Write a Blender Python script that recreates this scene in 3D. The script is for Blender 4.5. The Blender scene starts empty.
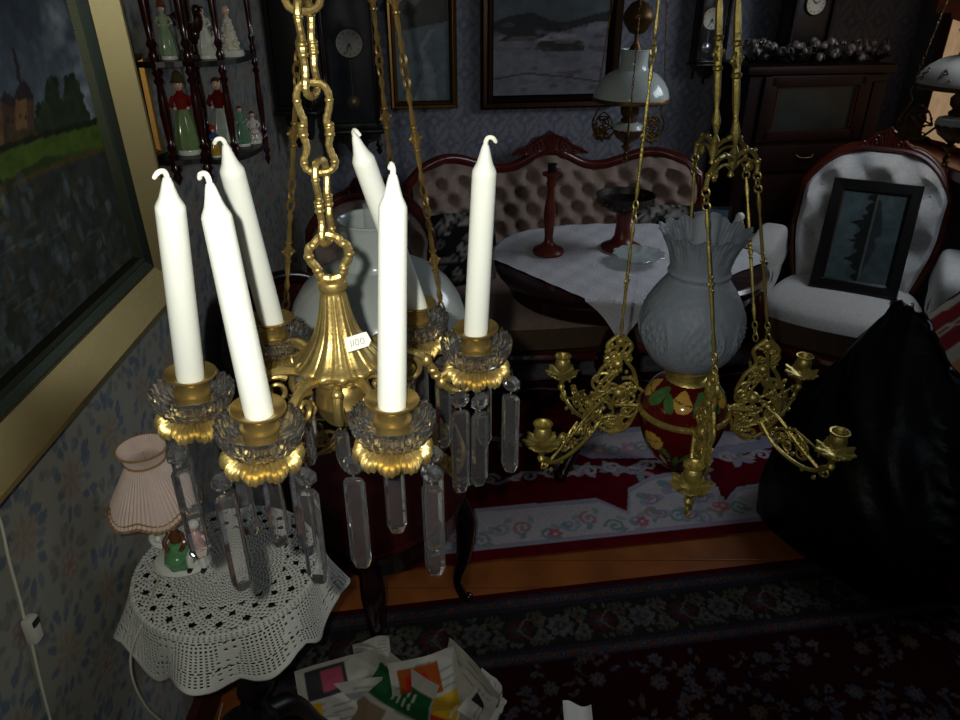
import bpy, bmesh, math, random
import numpy as np
from mathutils import Vector, Matrix, Quaternion
random.seed(7); RS = np.random.RandomState(11)
C = bpy.context.scene.collection
pi = math.pi; sin = math.sin; cos = math.cos; R = math.radians
# ---------------------------------------------------------------- camera
PITCH = R(28.0); FPX = 720.0; EYE = Vector((0, 0, 1.6))
cam = bpy.data.cameras.new('camera'); camo = bpy.data.objects.new('camera', cam); C.objects.link(camo)
camo.location = EYE; camo.rotation_euler = (pi/2 - PITCH, 0, 0)
cam.sensor_width = 36; cam.lens = 36*FPX/960; cam.clip_start = .02; cam.clip_end = 60
bpy.context.scene.camera = camo
FW = Vector((0, cos(PITCH), -sin(PITCH))); UPV = Vector((0, sin(PITCH), cos(PITCH)))
def ray(px, py): return FW + Vector((1, 0, 0))*((px-480)/FPX) - UPV*((py-360)/FPX)
def at(px, py, X=None, Y=None, Z=None):
    """measured pixel of the photograph -> point on a plane of the room"""
    d = ray(px, py)
    if X is not None: t = (X-EYE.x)/d.x
    elif Y is not None: t = Y/d.y
    else: t = (Z-EYE.z)/d.z
    return EYE + d*t
# ---------------------------------------------------------------- materials
def lin(c): return tuple((x/12.92 if x <= .04045 else ((x+.055)/1.055)**2.4) for x in c)
MATS = {}
def mat(name, col=(.5, .5, .5), rough=.5, metal=0, trans=0, ior=1.45, vcol=False, bump=None, var=None, emis=0, coat=0,
        sheen=0, alpha=1, spec=None, bumpk='noise', sub=0):
    if name in MATS: return MATS[name]
    m = bpy.data.materials.new(name); m.use_nodes = True; nt = m.node_tree; N = nt.nodes; L = nt.links
    b = N['Principled BSDF']
    tc = N.new('ShaderNodeTexCoord')
    b.inputs['Roughness'].default_value = rough; b.inputs['Metallic'].default_value = metal
    b.inputs['Transmission Weight'].default_value = trans; b.inputs['IOR'].default_value = ior
    b.inputs['Coat Weight'].default_value = coat; b.inputs['Sheen Weight'].default_value = sheen
    b.inputs['Alpha'].default_value = alpha
    if sub: b.inputs['Subsurface Weight'].default_value = sub; b.inputs['Subsurface Scale'].default_value = .004
    if spec is not None: b.inputs['Specular IOR Level'].default_value = spec
    lc = (*lin(col), 1)
    if vcol:
        a = N.new('ShaderNodeAttribute'); a.attribute_name = 'Col'; src = a.outputs['Color']
    else:
        rgb = N.new('ShaderNodeRGB'); rgb.outputs[0].default_value = lc; src = rgb.outputs[0]
    if var:
        nz = N.new('ShaderNodeTexNoise'); nz.inputs['Scale'].default_value = var[0]; nz.inputs['Detail'].default_value = 4
        L.new(tc.outputs['Object'], nz.inputs['Vector'])
        mr = N.new('ShaderNodeMapRange'); mr.inputs[1].default_value = .3; mr.inputs[2].default_value = .7
        mr.inputs[3].default_value = 1-var[1]; mr.inputs[4].default_value = 1+var[1]; L.new(nz.outputs[0], mr.inputs[0])
        mx = N.new('ShaderNodeMix'); mx.data_type = 'RGBA'; mx.blend_type = 'MULTIPLY'; mx.inputs[0].default_value = 1
        L.new(src, mx.inputs[6]); L.new(mr.outputs[0], mx.inputs[7]); src = mx.outputs[2]
    L.new(src, b.inputs['Base Color'])
    if emis:
        L.new(src, b.inputs['Emission Color']); b.inputs['Emission Strength'].default_value = emis
    if bump:
        if bumpk == 'voronoi': t = N.new('ShaderNodeTexVoronoi'); o = t.outputs['Distance']
        elif bumpk == 'wave': t = N.new('ShaderNodeTexWave'); o = t.outputs[0]; t.inputs['Distortion'].default_value = 3
        else: t = N.new('ShaderNodeTexNoise'); o = t.outputs[0]; t.inputs['Detail'].default_value = 5
        t.inputs['Scale'].default_value = bump[0]; L.new(tc.outputs['Object'], t.inputs['Vector'])
        bp = N.new('ShaderNodeBump'); bp.inputs['Strength'].default_value = bump[1]; bp.inputs['Distance'].default_value = bump[2] if len(bump) > 2 else .003
        L.new(o, bp.inputs['Height']); L.new(bp.outputs[0], b.inputs['Normal'])
    MATS[name] = m; return m
GOLD = mat('cast_gilt_brass', (.74, .65, .40), .38, .82, bump=(320, .18, .002), var=(60, .25))
BRASS = mat('turned_brass', (.70, .60, .36), .34, .85, var=(40, .15))
OLDB = mat('aged_brass', (.72, .65, .36), .40, .75, bump=(260, .4, .002), var=(50, .3))
DARKB = mat('dark_antique_brass', (.38, .28, .15), .45, .75, bump=(200, .4, .002), var=(40, .3))
WAX = mat('white_candle_wax', (.95, .97, .93), .45, sub=.0, var=(12, .02))
WICK = mat('waxed_wick', (.95, .96, .90), .7)
CRYS = mat('cut_crystal', (1.0, 1.0, 1.0), .0, 0, .982, 1.55)
CLEAR = mat('clear_glass', (.80, .84, .86), .04, alpha=.22, coat=.5)
OPAL = mat('white_opal_glass', (.74, .78, .76), .18, coat=.3)
FROST = mat('frosted_embossed_glass', (.56, .60, .64), .45, 0, .22, 1.3, bump=(95, .5, .002), bumpk='voronoi')
MAHOG = mat('red_mahogany', (.31, .095, .06), .28, var=(14, .35), bump=(60, .1), coat=.3)
DKWOOD = mat('dark_polished_wood', (.14, .05, .04), .25, var=(18, .4), coat=.4)
BLACKW = mat('black_stained_wood', (.065, .035, .03), .4, var=(20, .3))
CABW = mat('cabinet_mahogany', (.12, .04, .032), .45, var=(9, .35), spec=.25)
PAPER = mat('white_paper', (.93, .93, .90), .7)
INK = mat('ink', (.22, .22, .25), .7)
BLACKF = mat('black_frame_lacquer', (.03, .03, .032), .35)
VELVET = mat('crimson_velvet', (.23, .014, .03), .8, sheen=.06, var=(30, .15), spec=.1)
TAUPE = mat('taupe_damask', (.58, .50, .455), .75, sheen=.1, var=(45, .12), bump=(160, .15))
CREAM = mat('cream_brocade', (.80, .80, .79), .75, sheen=.1, var=(80, .10), bump=(140, .15))
DIAL = mat('enamel_dial', (.88, .86, .78), .4)
PORC = mat('white_porcelain', (.86, .87, .83), .15, coat=.4)
# ---------------------------------------------------------------- mesh builder
class M:
    def __init__(s): s.v = []; s.f = []; s.c = None
    def add(s, vs, fs):
        o = len(s.v); s.v += [tuple(p) for p in vs]; s.f += [tuple(i+o for i in f) for f in fs]; return s
    def box(s, c, size, rz=0, rot=None):
        x, y, z = [a/2 for a in size]
        q = rot if rot is not None else Matrix.Rotation(rz, 3, 'Z')
        vs = [Vector(c) + q @ Vector((i*x, j*y, k*z)) for i in (-1, 1) for j in (-1, 1) for k in (-1, 1)]
        return s.add(vs, [(0, 1, 3, 2), (4, 6, 7, 5), (0, 4, 5, 1), (2, 3, 7, 6), (0, 2, 6, 4), (1, 5, 7, 3)])
    def cham(s, c, size, b=.004, rot=None):
        """box with chamfered edges"""
        x, y, z = [a/2 for a in size]; b = min(b, x*.8, y*.8, z*.8); q = rot if rot is not None else Matrix.Identity(3)
        bm = bmesh.new(); bmesh.ops.create_cube(bm, size=1)
        for v in bm.verts: v.co = Vector((v.co.x*2*x, v.co.y*2*y, v.co.z*2*z))
        bmesh.ops.bevel(bm, geom=bm.edges[:], offset=b, segments=2, affect='EDGES', profile=.6)
        vs = [Vector(c) + q @ v.co for v in bm.verts]; bm.verts.index_update()
        fs = [tuple(v.index for v in f.verts) for f in bm.faces]; bm.free()
        return s.add(vs, fs)
    def lathe(s, prof, n=32, c=(0, 0, 0), rf=None, zf=None, rot=None, sx=1, sy=1, cap=True):
        vs = []; fs = []; m = len(prof)
        for r, z in prof:
            for i in range(n):
                a = 2*pi*i/n; rr = r*(rf(a, r, z) if rf else 1); zz = z + (zf(a, r, z) if zf else 0)
                p = Vector((rr*cos(a)*sx, rr*sin(a)*sy, zz))
                if rot is not None: p = rot @ p
                vs.append(p + Vector(c))
        for j in range(m-1):
            for i in range(n):
                k = (i+1) % n; fs.append((j*n+i, j*n+k, (j+1)*n+k, (j+1)*n+i))
        if cap and prof[0][0] > 1e-6: fs.append(tuple(range(n-1, -1, -1)))
        if cap and prof[-1][0] > 1e-6: fs.append(tuple((m-1)*n+i for i in range(n)))
        return s.add(vs, fs)
    def tube(s, pts, r, n=8, closed=False, cap=True, flat=1):
        pts = [Vector(p) for p in pts]; m = len(pts)
        rr = r if isinstance(r, (list, tuple)) else [r]*m
        vs = []; fs = []
        T = []
        for i in range(m):
            a = pts[i-1] if (i or closed) else pts[i]; b = pts[(i+1) % m] if (i < m-1 or closed) else pts[i]
            t = (b-a); T.append(t.normalized() if t.length > 1e-9 else Vector((0, 0, 1)))
        u = T[0].orthogonal().normalized()
        for i in range(m):
            if i:
                ax = T[i-1].cross(T[i])
                if ax.length > 1e-8: u = Quaternion(ax.normalized(), T[i-1].angle(T[i])) @ u
            u = (u - T[i]*u.dot(T[i])).normalized(); w = T[i].cross(u)
            for k in range(n):
                a = 2*pi*k/n; vs.append(pts[i] + (u*cos(a)*flat + w*sin(a))*rr[i])
        for i in range(m if closed else m-1):
            j = (i+1) % m
            for k in range(n):
                l = (k+1) % n; fs.append((i*n+k, i*n+l, j*n+l, j*n+k))
        if cap and not closed:
            fs.append(tuple(range(n-1, -1, -1))); fs.append(tuple((m-1)*n+k for k in range(n)))
        return s.add(vs, fs)
    def ball(s, c, r, n=12, sc=(1, 1, 1), rot=None):
        pr = [(max(sin(pi*j/n), 0)*1.0, -cos(pi*j/n)) for j in range(n+1)]
        q = rot if rot is not None else Matrix.Identity(3)
        vs = []; fs = []; k2 = n*2
        for a, z in pr:
            for i in range(k2):
                p = Vector((a*cos(pi*i/n)*sc[0], a*sin(pi*i/n)*sc[1], z*sc[2]))*r; vs.append(Vector(c) + q @ p)
        for j in range(n):
            for i in range(k2):
                k = (i+1) % k2; fs.append((j*k2+i, j*k2+k, (j+1)*k2+k, (j+1)*k2+i))
        return s.add(vs, fs)
    def prism(s, pts, d, fr):
        """2-D outline extruded by d; fr(u,v,w)->point"""
        n = len(pts)
        vs = [fr(u, v, 0) for u, v in pts] + [fr(u, v, d) for u, v in pts]
        return s.add(vs, [tuple(range(n-1, -1, -1)), tuple(range(n, 2*n))] + [(i, (i+1) % n, n+(i+1) % n, n+i) for i in range(n)])
    def grid(s, fn, nu, nv, closeu=False):
        vs = [fn(i/(nu if closeu else nu-1), j/(nv-1)) for j in range(nv) for i in range(nu)]
        fs = []
        for j in range(nv-1):
            for i in range(nu if closeu else nu-1):
                k = (i+1) % nu; fs.append((j*nu+i, j*nu+k, (j+1)*nu+k, (j+1)*nu+i))
        return s.add(vs, fs)
    def scroll(s, c, r0, a0, turns, fr, w=.003, n=6, r1=.15, steps=None, ball=True):
        """spiral volute in a plane; fr maps (u,v)->point"""
        st = steps or max(8, int(abs(turns)*16)); P = []; W = []
        for i in range(st+1):
            t = i/st; r = r0*(1-(1-r1)*t); a = a0 + turns*2*pi*t
            P.append(fr(c[0]+r*cos(a), c[1]+r*sin(a))); W.append(w*(1-.45*t))
        s.tube(P, W, n)
        if ball: s.ball(P[-1], w*1.25, 5)
        return s
def mesh_of(mb, name, m, smooth=True):
    me = bpy.data.meshes.new(name); me.from_pydata(mb.v, [], mb.f); me.update()
    if m: me.materials.append(m)
    bm = bmesh.new(); bm.from_mesh(me); bmesh.ops.recalc_face_normals(bm, faces=bm.faces[:]); bm.to_mesh(me); bm.free()
    if smooth:
        me.polygons.foreach_set('use_smooth', [True]*len(me.polygons))
        try: me.set_sharp_from_angle(angle=R(42))
        except Exception: pass
    if mb.c is not None:
        at_ = me.color_attributes.new('Col', 'FLOAT_COLOR', 'POINT')
        a = np.ones((len(me.vertices), 4), dtype=np.float32); a[:, :3] = mb.c
        at_.data.foreach_set('color', a.ravel())
    return me
def obj(name, mb, m, parent=None, smooth=True, loc=None, rz=0, label=None):
    o = bpy.data.objects.new(name, mesh_of(mb, name, m, smooth)); C.objects.link(o)
    if parent is not None: o.parent = parent
    if loc is not None: o.location = loc
    if rz: o.rotation_euler = (0, 0, rz)
    if label: o['label'] = label
    return o
def tag(o, label, cat, group=None, kind=None):
    o['label'] = label; o['category'] = cat
    if group: o['group'] = group
    if kind: o['kind'] = kind
    return o
def thing(name, label, cat, loc=(0, 0, 0), rz=0, group=None):
    o = bpy.data.objects.new(name, None); C.objects.link(o); o.empty_display_size = .05
    o.location = loc; o.rotation_euler = (0, 0, rz); return tag(o, label, cat, group)
def struct(name, mb, m, parent=None, smooth=False, **k):
    o = obj(name, mb, m, parent, smooth, **k)
    if parent is None: o['kind'] = 'structure'
    return o
def dup(root, loc, rz=None, label=None):
    """a copy of a thing with copies of its parts and sub-parts"""
    def cp(o, par):
        c = o.copy(); C.objects.link(c); c.parent = par
        for ch in list(o.children): cp(ch, c)
        return c
    r = cp(root, None); r.location = loc
    if rz is not None: r.rotation_euler = (0, 0, rz)
    if label: r['label'] = label
    return r
def bez(P, n=8):
    """smooth Catmull-Rom through the points"""
    P = [Vector(p) for p in P]; Q = [P[0]*2-P[1]] + P + [P[-1]*2-P[-2]]; o = []
    for i in range(1, len(Q)-2):
        a, b, c, d = Q[i-1:i+3]
        for k in range(n):
            t = k/n; o.append(.5*((2*b)+(c-a)*t+(2*a-5*b+4*c-d)*t*t+(3*b-a-3*c+d)*t**3))
    return o + [P[-1]]
def bezr(rs, n=8):
    o = []
    for a, b in zip(rs, rs[1:]): o += [a+(b-a)*k/n for k in range(n)]
    return o + [rs[-1]]
# ---------------------------------------------------------------- painted surfaces (vertex colours computed here)
def vnoise(u, v, sc, seed=0):
    r = np.random.RandomState(seed).rand(64, 64); x = u*sc; y = v*sc
    i = np.floor(x).astype(int); j = np.floor(y).astype(int); fx = x-i; fy = y-j
    fx = fx*fx*(3-2*fx); fy = fy*fy*(3-2*fy); g = lambda a, b: r[a % 64, b % 64]
    return (g(i, j)*(1-fx)+g(i+1, j)*fx)*(1-fy)+(g(i, j+1)*(1-fx)+g(i+1, j+1)*fx)*fy
def fbm(u, v, sc, seed=0): return (vnoise(u, v, sc, seed)*.5+vnoise(u, v, sc*2.1, seed+1)*.3+vnoise(u, v, sc*4.3, seed+2)*.2)
class Canvas:
    def __init__(s, u0, u1, v0, v1, res, base):
        s.nu = max(2, int(round((u1-u0)/res))+1); s.nv = max(2, int(round((v1-v0)/res))+1)
        s.u0, s.u1, s.v0, s.v1 = u0, u1, v0, v1
        s.u = np.linspace(u0, u1, s.nu); s.v = np.linspace(v0, v1, s.nv)
        s.U, s.V = np.meshgrid(s.u, s.v); s.C = np.ones((s.nv, s.nu, 3))*np.array(base)
    def _w(s, a, b, c, d):
        i0, i1 = np.searchsorted(s.u, [a, b]); j0, j1 = np.searchsorted(s.v, [c, d])
        return slice(j0, j1), slice(i0, i1)
    def _put(s, w, m, col, al=1):
        if s.C[w].size == 0: return
        m = (m*al)[..., None]; s.C[w] = s.C[w]*(1-m)+np.array(col)*m
    def poly(s, pts, col, al=1):
        xs = [p[0] for p in pts]; ys = [p[1] for p in pts]
        w = s._w(min(xs), max(xs)+1e-6, min(ys), max(ys)+1e-6); U = s.U[w]; V = s.V[w]
        ins = np.zeros(U.shape, bool); n = len(pts); j = n-1
        for i in range(n):
            (xi, yi), (xj, yj) = pts[i], pts[j]
            ins ^= ((yi > V) != (yj > V)) & (U < (xj-xi)*(V-yi)/((yj-yi) or 1e-12)+xi); j = i
        s._put(w, ins.astype(float), col, al)
    def ell(s, cu, cv, a, b, col, rot=0, al=1, soft=.15):
        e = max(a, b)*1.1; w = s._w(cu-e, cu+e, cv-e, cv+e); x = s.U[w]-cu; y = s.V[w]-cv
        c_, s_ = cos(rot), sin(rot); q = ((x*c_+y*s_)/a)**2+((-x*s_+y*c_)/b)**2
        s._put(w, np.clip((1-q)/soft, 0, 1), col, al)
    def leaf(s, u, v, l, wd, ang, col, al=1):
        w = s._w(u-l, u+l, v-l, v+l); x = s.U[w]-u; y = s.V[w]-v
        p = (x*cos(ang)+y*sin(ang))/l; q = (-x*sin(ang)+y*cos(ang))/wd
        wid = np.sin(np.clip(p, 0, 1)*pi)**.8
        s._put(w, ((p > 0) & (p < 1) & (np.abs(q) < wid)).astype(float), col, al)
    def line(s, pts, wd, col, al=1):
        for (a, b), (c, d) in zip(pts, pts[1:]):
            w = s._w(min(a, c)-wd, max(a, c)+wd, min(b, d)-wd, max(b, d)+wd); x = s.U[w]-a; y = s.V[w]-b
            dx, dy = c-a, d-b; L = dx*dx+dy*dy or 1e-12; t = np.clip((x*dx+y*dy)/L, 0, 1)
            s._put(w, (((x-t*dx)**2+(y-t*dy)**2) < (wd/2)**2).astype(float), col, al)
    def flower(s, u, v, r, col, ctr, n=6, rot=0, al=1):
        for k in range(n):
            a = rot+2*pi*k/n; s.ell(u+r*.58*cos(a), v+r*.58*sin(a), r*.45, r*.3, col, a, al)
        s.ell(u, v, r*.28, r*.28, ctr, 0, al)
    def spiral(s, u, v, r, a0, turns, wd, col, al=1):
        P = [(u+r*(1-.85*t/24)*cos(a0+turns*2*pi*t/24), v+r*(1-.85*t/24)*sin(a0+turns*2*pi*t/24)) for t in range(25)]
        s.line(P, wd, col, al)
    def noise(s, sc, amt, seed=0):
        s.C *= (1+amt*(fbm(s.U-s.u0, s.V-s.v0, sc, seed)-.5)*2)[..., None]
    def lincol(s):
        c = np.clip(s.C, 0, 1); return np.where(c <= .04045, c/12.92, ((c+.055)/1.055)**2.4)
    def at(s, u, v):
        i = np.clip(((np.asarray(u)-s.u0)/(s.u1-s.u0)*(s.nu-1)).round().astype(int), 0, s.nu-1)
        j = np.clip(((np.asarray(v)-s.v0)/(s.v1-s.v0)*(s.nv-1)).round().astype(int), 0, s.nv-1)
        return s.lincol()[j, i]
    def build(s, name, m, org, ud, vd, parent=None, disp=None):
        """the painted surface as a real grid"""
        org = np.array(org, float); ud = np.array(ud, float); vd = np.array(vd, float)
        P = org+s.U[..., None]*ud+s.V[..., None]*vd
        if disp is not None: P = P+disp[..., None]*np.cross(ud, vd)
        idx = np.arange(s.nu*s.nv).reshape(s.nv, s.nu)
        q = np.stack([idx[:-1, :-1], idx[:-1, 1:], idx[1:, 1:], idx[1:, :-1]], -1).reshape(-1, 4)
        me = bpy.data.meshes.new(name); me.vertices.add(s.nu*s.nv); me.vertices.foreach_set('co', P.astype(np.float32).ravel())
        me.loops.add(q.size); me.loops.foreach_set('vertex_index', q.astype(np.int32).ravel())
        me.polygons.add(len(q)); me.polygons.foreach_set('loop_start', (np.arange(len(q))*4).astype(np.int32))
        me.polygons.foreach_set('loop_total', np.full(len(q), 4, np.int32)); me.update(calc_edges=True); me.validate()
        a = np.ones((s.nu*s.nv, 4), np.float32); a[:, :3] = s.lincol().reshape(-1, 3)
        ca = me.color_attributes.new('Col', 'FLOAT_COLOR', 'POINT'); ca.data.foreach_set('color', a.ravel())
        me.materials.append(m); me.polygons.foreach_set('use_smooth', [True]*len(me.polygons))
        o = bpy.data.objects.new(name, me); C.objects.link(o)
        if parent is not None: o.parent = parent
        return o
PAINTED = mat('oil_paint', vcol=True, rough=.35, bump=(140, .15))
WALLP = mat('wallpaper', vcol=True, rough=.75, spec=.2, bump=(300, .1))
RUGM = mat('woven_wool', vcol=True, rough=.95, spec=.05, bump=(700, .5, .002))
CLOTHV = mat('printed_cloth', vcol=True, rough=.85, spec=.1)
NEWSM = mat('newsprint', vcol=True, rough=.85, spec=.1)
GLAZEV = mat('painted_glaze', vcol=True, rough=.12, coat=.5)
FRAMEV = mat('gilded_moulding', vcol=True, rough=.38, metal=.88, bump=(500, .5, .001))
# ================================================================ THE ROOM
XL, XR, ZC = -.67, 2.0, 2.5
def yb(x): return 3.30+.16*x                      # the back wall runs slightly askew
BA = math.atan(.16); BD = Vector((cos(BA), sin(BA), 0)); BN = Vector((sin(BA), -cos(BA), 0))
def onback(px, py, off=0):
    """photograph pixel -> (distance along back wall from x=0, height)"""
    d = ray(px, py); n = BN; p0 = Vector((0, 3.30, 0))+BN*off
    t = (p0-EYE).dot(n)/d.dot(n); p = EYE+d*t; return p
# left wall: floral wallpaper
def span(*seg):
    o = []
    for a, b, r in seg: o += list(np.arange(a, b-1e-6, r))
    return np.array(o+[seg[-1][1]])
def relist(cv, u, v, base):
    cv.u, cv.v = u, v; cv.nu, cv.nv = len(u), len(v); cv.U, cv.V = np.meshgrid(u, v); cv.C = np.ones((cv.nv, cv.nu, 3))*np.array(base)
cv = Canvas(0, 1, 0, 1, .5, (1, 1, 1))
cv.u0 = -.5; cv.v0 = 0
relist(cv, span((-.5, .55, .012), (.55, 1.3, .0034), (1.3, yb(XL), .009)), span((0, .3, .008), (.3, 1.15, .0034), (1.15, ZC, .010)), (.61, .61, .565))
rr = random.Random(3)
for i in range(-10, 18):
    for j in range(-3, 9):
        u, v = .813+.14*i, .632+.24*j
        for k in range(22):                        # blue leaves round a pale flower
            a = 2*pi*k/16+rr.uniform(-.2, .2); d = rr.uniform(.028, .056)
            cv.leaf(u+d*.8*cos(a), v+d*1.35*sin(a), rr.uniform(.020, .032), rr.uniform(.006, .0095), a+rr.uniform(-.5, .5), (.40, .455, .52) if k % 3 else (.47, .51, .55))
        for k in range(14):
            a = 2*pi*k/14; cv.leaf(u+.007*cos(a), v+.007*sin(a), .030, .0048, a, (.57, .53, .47) if k % 2 else (.62, .57, .51))
        cv.ell(u, v, .007, .007, (.62, .52, .44))
        u += .07; v += .12
        for k in range(22):                        # grey leaves round a rose
            a = 2*pi*k/15+rr.uniform(-.25, .25); d = rr.uniform(.026, .046)
            cv.leaf(u+d*.8*cos(a), v+d*1.35*sin(a), rr.uniform(.018, .030), .0068, a+rr.uniform(-.6, .6), (.48, .49, .475) if k % 2 else (.53, .53, .50))
        for k in range(6):
            a = 2*pi*k/6; cv.ell(u+.014*cos(a), v+.016*sin(a), .011, .008, (.57, .49, .465) if k % 2 else (.61, .53, .50), a)
            cv.ell(u+.014*cos(a), v+.016*sin(a), .006, .004, (.70, .62, .58), a)
        cv.ell(u, v, .007, .007, (.60, .47, .45))
cv.noise(5, .07, 5); cv.C = cv.C*.72+np.array((.60, .60, .56))*.12
w = cv.build('wall_left', WALLP, (XL, 0, 0), (0, 1, 0), (0, 0, 1)); w['kind'] = 'structure'
# back wall: pale damask lattice
L0 = XL/cos(BA); L1 = XR/cos(BA)
cv = Canvas(L0, L1, 0, ZC, .0075, (.52, .53, .57))
U, V = cv.U, cv.V; sx, sz = .135, .19
a = np.abs(((U/sx+V/sz) % 1)-.5); b = np.abs(((U/sx-V/sz) % 1)-.5)
lat = (np.minimum(a, b) < .05); cv.C[lat] *= .87
for i in range(int(L0/sx)-1, int(L1/sx)+2):
    for j in range(-1, int(ZC/sz)+2):
        for o in (0, .5):
            u, v = (i+o)*sx, (j+o)*sz
            if u < L0 or u > L1: continue
            c1 = (.43, .44, .50)
            for k in range(8): cv.leaf(u, v, .05 if k % 2 == 0 else .034, .010, k*pi/4+pi/2, c1)
            cv.ell(u, v, .012, .012, (.54, .55, .60)); cv.ell(u, v+.062, .008, .012, c1); cv.ell(u, v-.062, .008, .012, c1)
cv.noise(4, .06, 8)
w = cv.build('wall_back', WALLP, (0, 3.30, 0), tuple(BD), (0, 0, 1)); w['kind'] = 'structure'
WPLAIN = mat('plain_dim_wallpaper', (.48, .49, .50), .8, var=(14, .08))
# right wall with its window opening
WY0, WY1, WZ0, WZ1 = 2.05, 3.33, .95, 2.15
mb = M(); yB = yb(XR)
for (y0, y1, z0, z1) in ((-.5, WY0, 0, ZC), (WY1, yB, 0, ZC), (WY0, WY1, 0, WZ0), (WY0, WY1, WZ1, ZC)):
    mb.box((XR+.04, (y0+y1)/2, (z0+z1)/2), (.08, y1-y0, z1-z0))
struct('wall_right', mb, WPLAIN)
struct('ceiling', M().box((.665, 1.6, ZC+.04), (2.9, 4.4, .08)), mat('white_ceiling_paint', (.72, .71, .68), .8, var=(6, .04)))
# pine board floor
def floorcol():
    cv = Canvas(-.5, 3.8, XL, XR, .02, (.50, .27, .12)); return cv
FLOORM = mat('varnished_pine', (.55, .31, .14), .35, var=(9, .25), bump=(30, .1), coat=.15)
mb = M(); k = 0; y = -.5
while y < 3.75:
    mb.cham(((XL+XR)/2, y+.057, -.02), (XR-XL, .1125, .04), .002); y += .115
struct('floor', mb, FLOORM)
SKIRT = mat('brown_painted_skirting', (.24, .11, .065), .4, var=(12, .2))
struct('baseboard_left', M().cham((XL+.011, (yb(XL)-.5)/2, .055), (.022, yb(XL)+.5, .11), .005), SKIRT)
mb = M(); c = Vector((0, 3.30, .055))+BD*((L0+L1)/2)+BN*.011
mb.cham(c, (L1-L0-.02, .022, .11), .005, rot=Matrix.Rotation(BA, 3, 'Z')); struct('baseboard_back', mb, SKIRT)
# window: frame, pane, blind with the daylight behind it put in as emission, valance and sill
mb = M(); yc = (WY0+WY1)/2
for y in (WY0+.03, yc, WY1-.03): mb.cham((XR+.02, y, (WZ0+WZ1)/2), (.07, .06, WZ1-WZ0), .006)
for z in (WZ0+.03, WZ1-.03): mb.cham((XR+.02, yc, z), (.07, WY1-WY0, .06), .006)
win = struct('window_1', mb, MAHOG)
struct('pane', M().box((XR+.03, yc, (WZ0+WZ1)/2), (.005, WY1-WY0-.1, WZ1-WZ0-.1)), CLEAR, win)
mb = M(); mb.grid(lambda u, v: (XR-.035+.008*sin(u*60), WY0+.06+u*(WY1-WY0-.09), WZ0+.03+v*(WZ1-WZ0-.1)), 60, 3)
BLIND = mat('glowing_cream_blind', (.80, .66, .50), .8, emis=.42, var=(25, .12))  # own emission instead of light coming through the cloth
struct('curtain', mb, BLIND, win)
struct('sill', M().cham((XR-.07, yc+.06, WZ0-.025), (.20, WY1-WY0+.14, .045), .008), MAHOG, win)
mb = M(); mb.grid(lambda u, v: (XR-.08+.02*sin(u*75)*(1-v*.5), WY0-.08+u*(WY1-WY0+.10), 1.44+.03*abs(sin(u*18))+v*.76), 140, 5)
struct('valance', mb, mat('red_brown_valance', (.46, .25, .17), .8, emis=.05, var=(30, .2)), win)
struct('casing', M().cham((XR-.012, WY1+.035, (WZ0+WZ1)/2), (.024, .07, WZ1-WZ0+.1), .004), MAHOG, win)
# ================================================================ RUGS
RA = R(8.5); RU = Vector((cos(RA), sin(RA), 0)); RV = Vector((-sin(RA), cos(RA), 0))
OA = Vector((-.055, 1.664, .004)); OB = Vector((-.416, 1.47, .004))
def rp(px, py, O): p = at(px, py, Z=0)-O; return (p.dot(RU), p.dot(RV))
# far rug: crimson with pale scrolling borders
cv = Canvas(-.42, 1.55, 0, 1.28, .0048, (.34, .03, .075))
q = lambda *P: [rp(x, y, OA) for x, y in P]
W1, W2, W3, W4 = (.66, .64, .66), (.55, .55, .62), (.60, .47, .48), (.44, .53, .52)
cv.noise(30, .12, 2)
band = [(-.42, .045)]+[(1.55, .045)]+[(1.55, .25)]+q((770, 483), (736, 489), (721, 507), (715, 485), (690, 475), (668, 474), (650, 478), (628, 490), (627, 513), (597, 500), (466, 511))+[(-.42, .235)]
cv.poly(band, W2); 
inn = [(u, v-.014) if v > .06 else (u, v+.012) for u, v in band]; cv.poly(inn, W3, .35); cv.poly([(u, v-.022) if v > .06 else (u, v+.02) for u, v in band], W1)
for i in range(26):
    u = -.38+i*.075; v = .115+.03*sin(i*1.9)
    cv.spiral(u, v, .034, i*1.3, 1.3 if i % 2 else -1.3, .012, (W4, W2, W3)[i % 3]); cv.ell(u+.03, v+.035, .02, .010, (.52, .58, .55), i)
    if i % 4 == 1: cv.flower(u+.02, v, .026, (.62, .36, .42), (.74, .6, .58))
    cv.leaf(u, v-.02, .04, .010, i*2.1, W4)
for px, py, r in ((650, 500, .05), (672, 488, .055), (700, 498, .05), (660, 515, .04), (690, 515, .04)):  # corner bouquet
    u, v = rp(px, py, OA)
    for k in range(5): cv.ell(u+r*.5*cos(k*1.26), v+r*.5*sin(k*1.26), r*.55, r*.38, (W2, W1, W4)[k % 3], k*1.26)
    cv.spiral(u, v, r*.6, k, 1.4, .009, (.50, .48, .56)); cv.ell(u, v, r*.25, r*.2, (.64, .46, .46))
def wave(P, wd, col):
    b = [tuple(p)[:2] for p in bez([(x, y, 0) for x, y in P], 8)]; cv.line(b, wd, col)
u, v = rp(507, 441, OA)
for k in range(5): cv.leaf(u, v, .075, .018, k*1.26+.4, W2)
cv.ell(u, v, .02, .02, W1)
med = q((556, 446), (590, 432), (640, 428), (700, 430), (770, 438), (785, 446), (730, 458), (640, 460), (590, 460))
cv.poly(med, W2); cv.poly([(u, v+.01) for u, v in q((575, 450), (600, 438), (650, 434), (720, 436), (760, 444), (700, 452), (620, 453))], W1)
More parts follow.
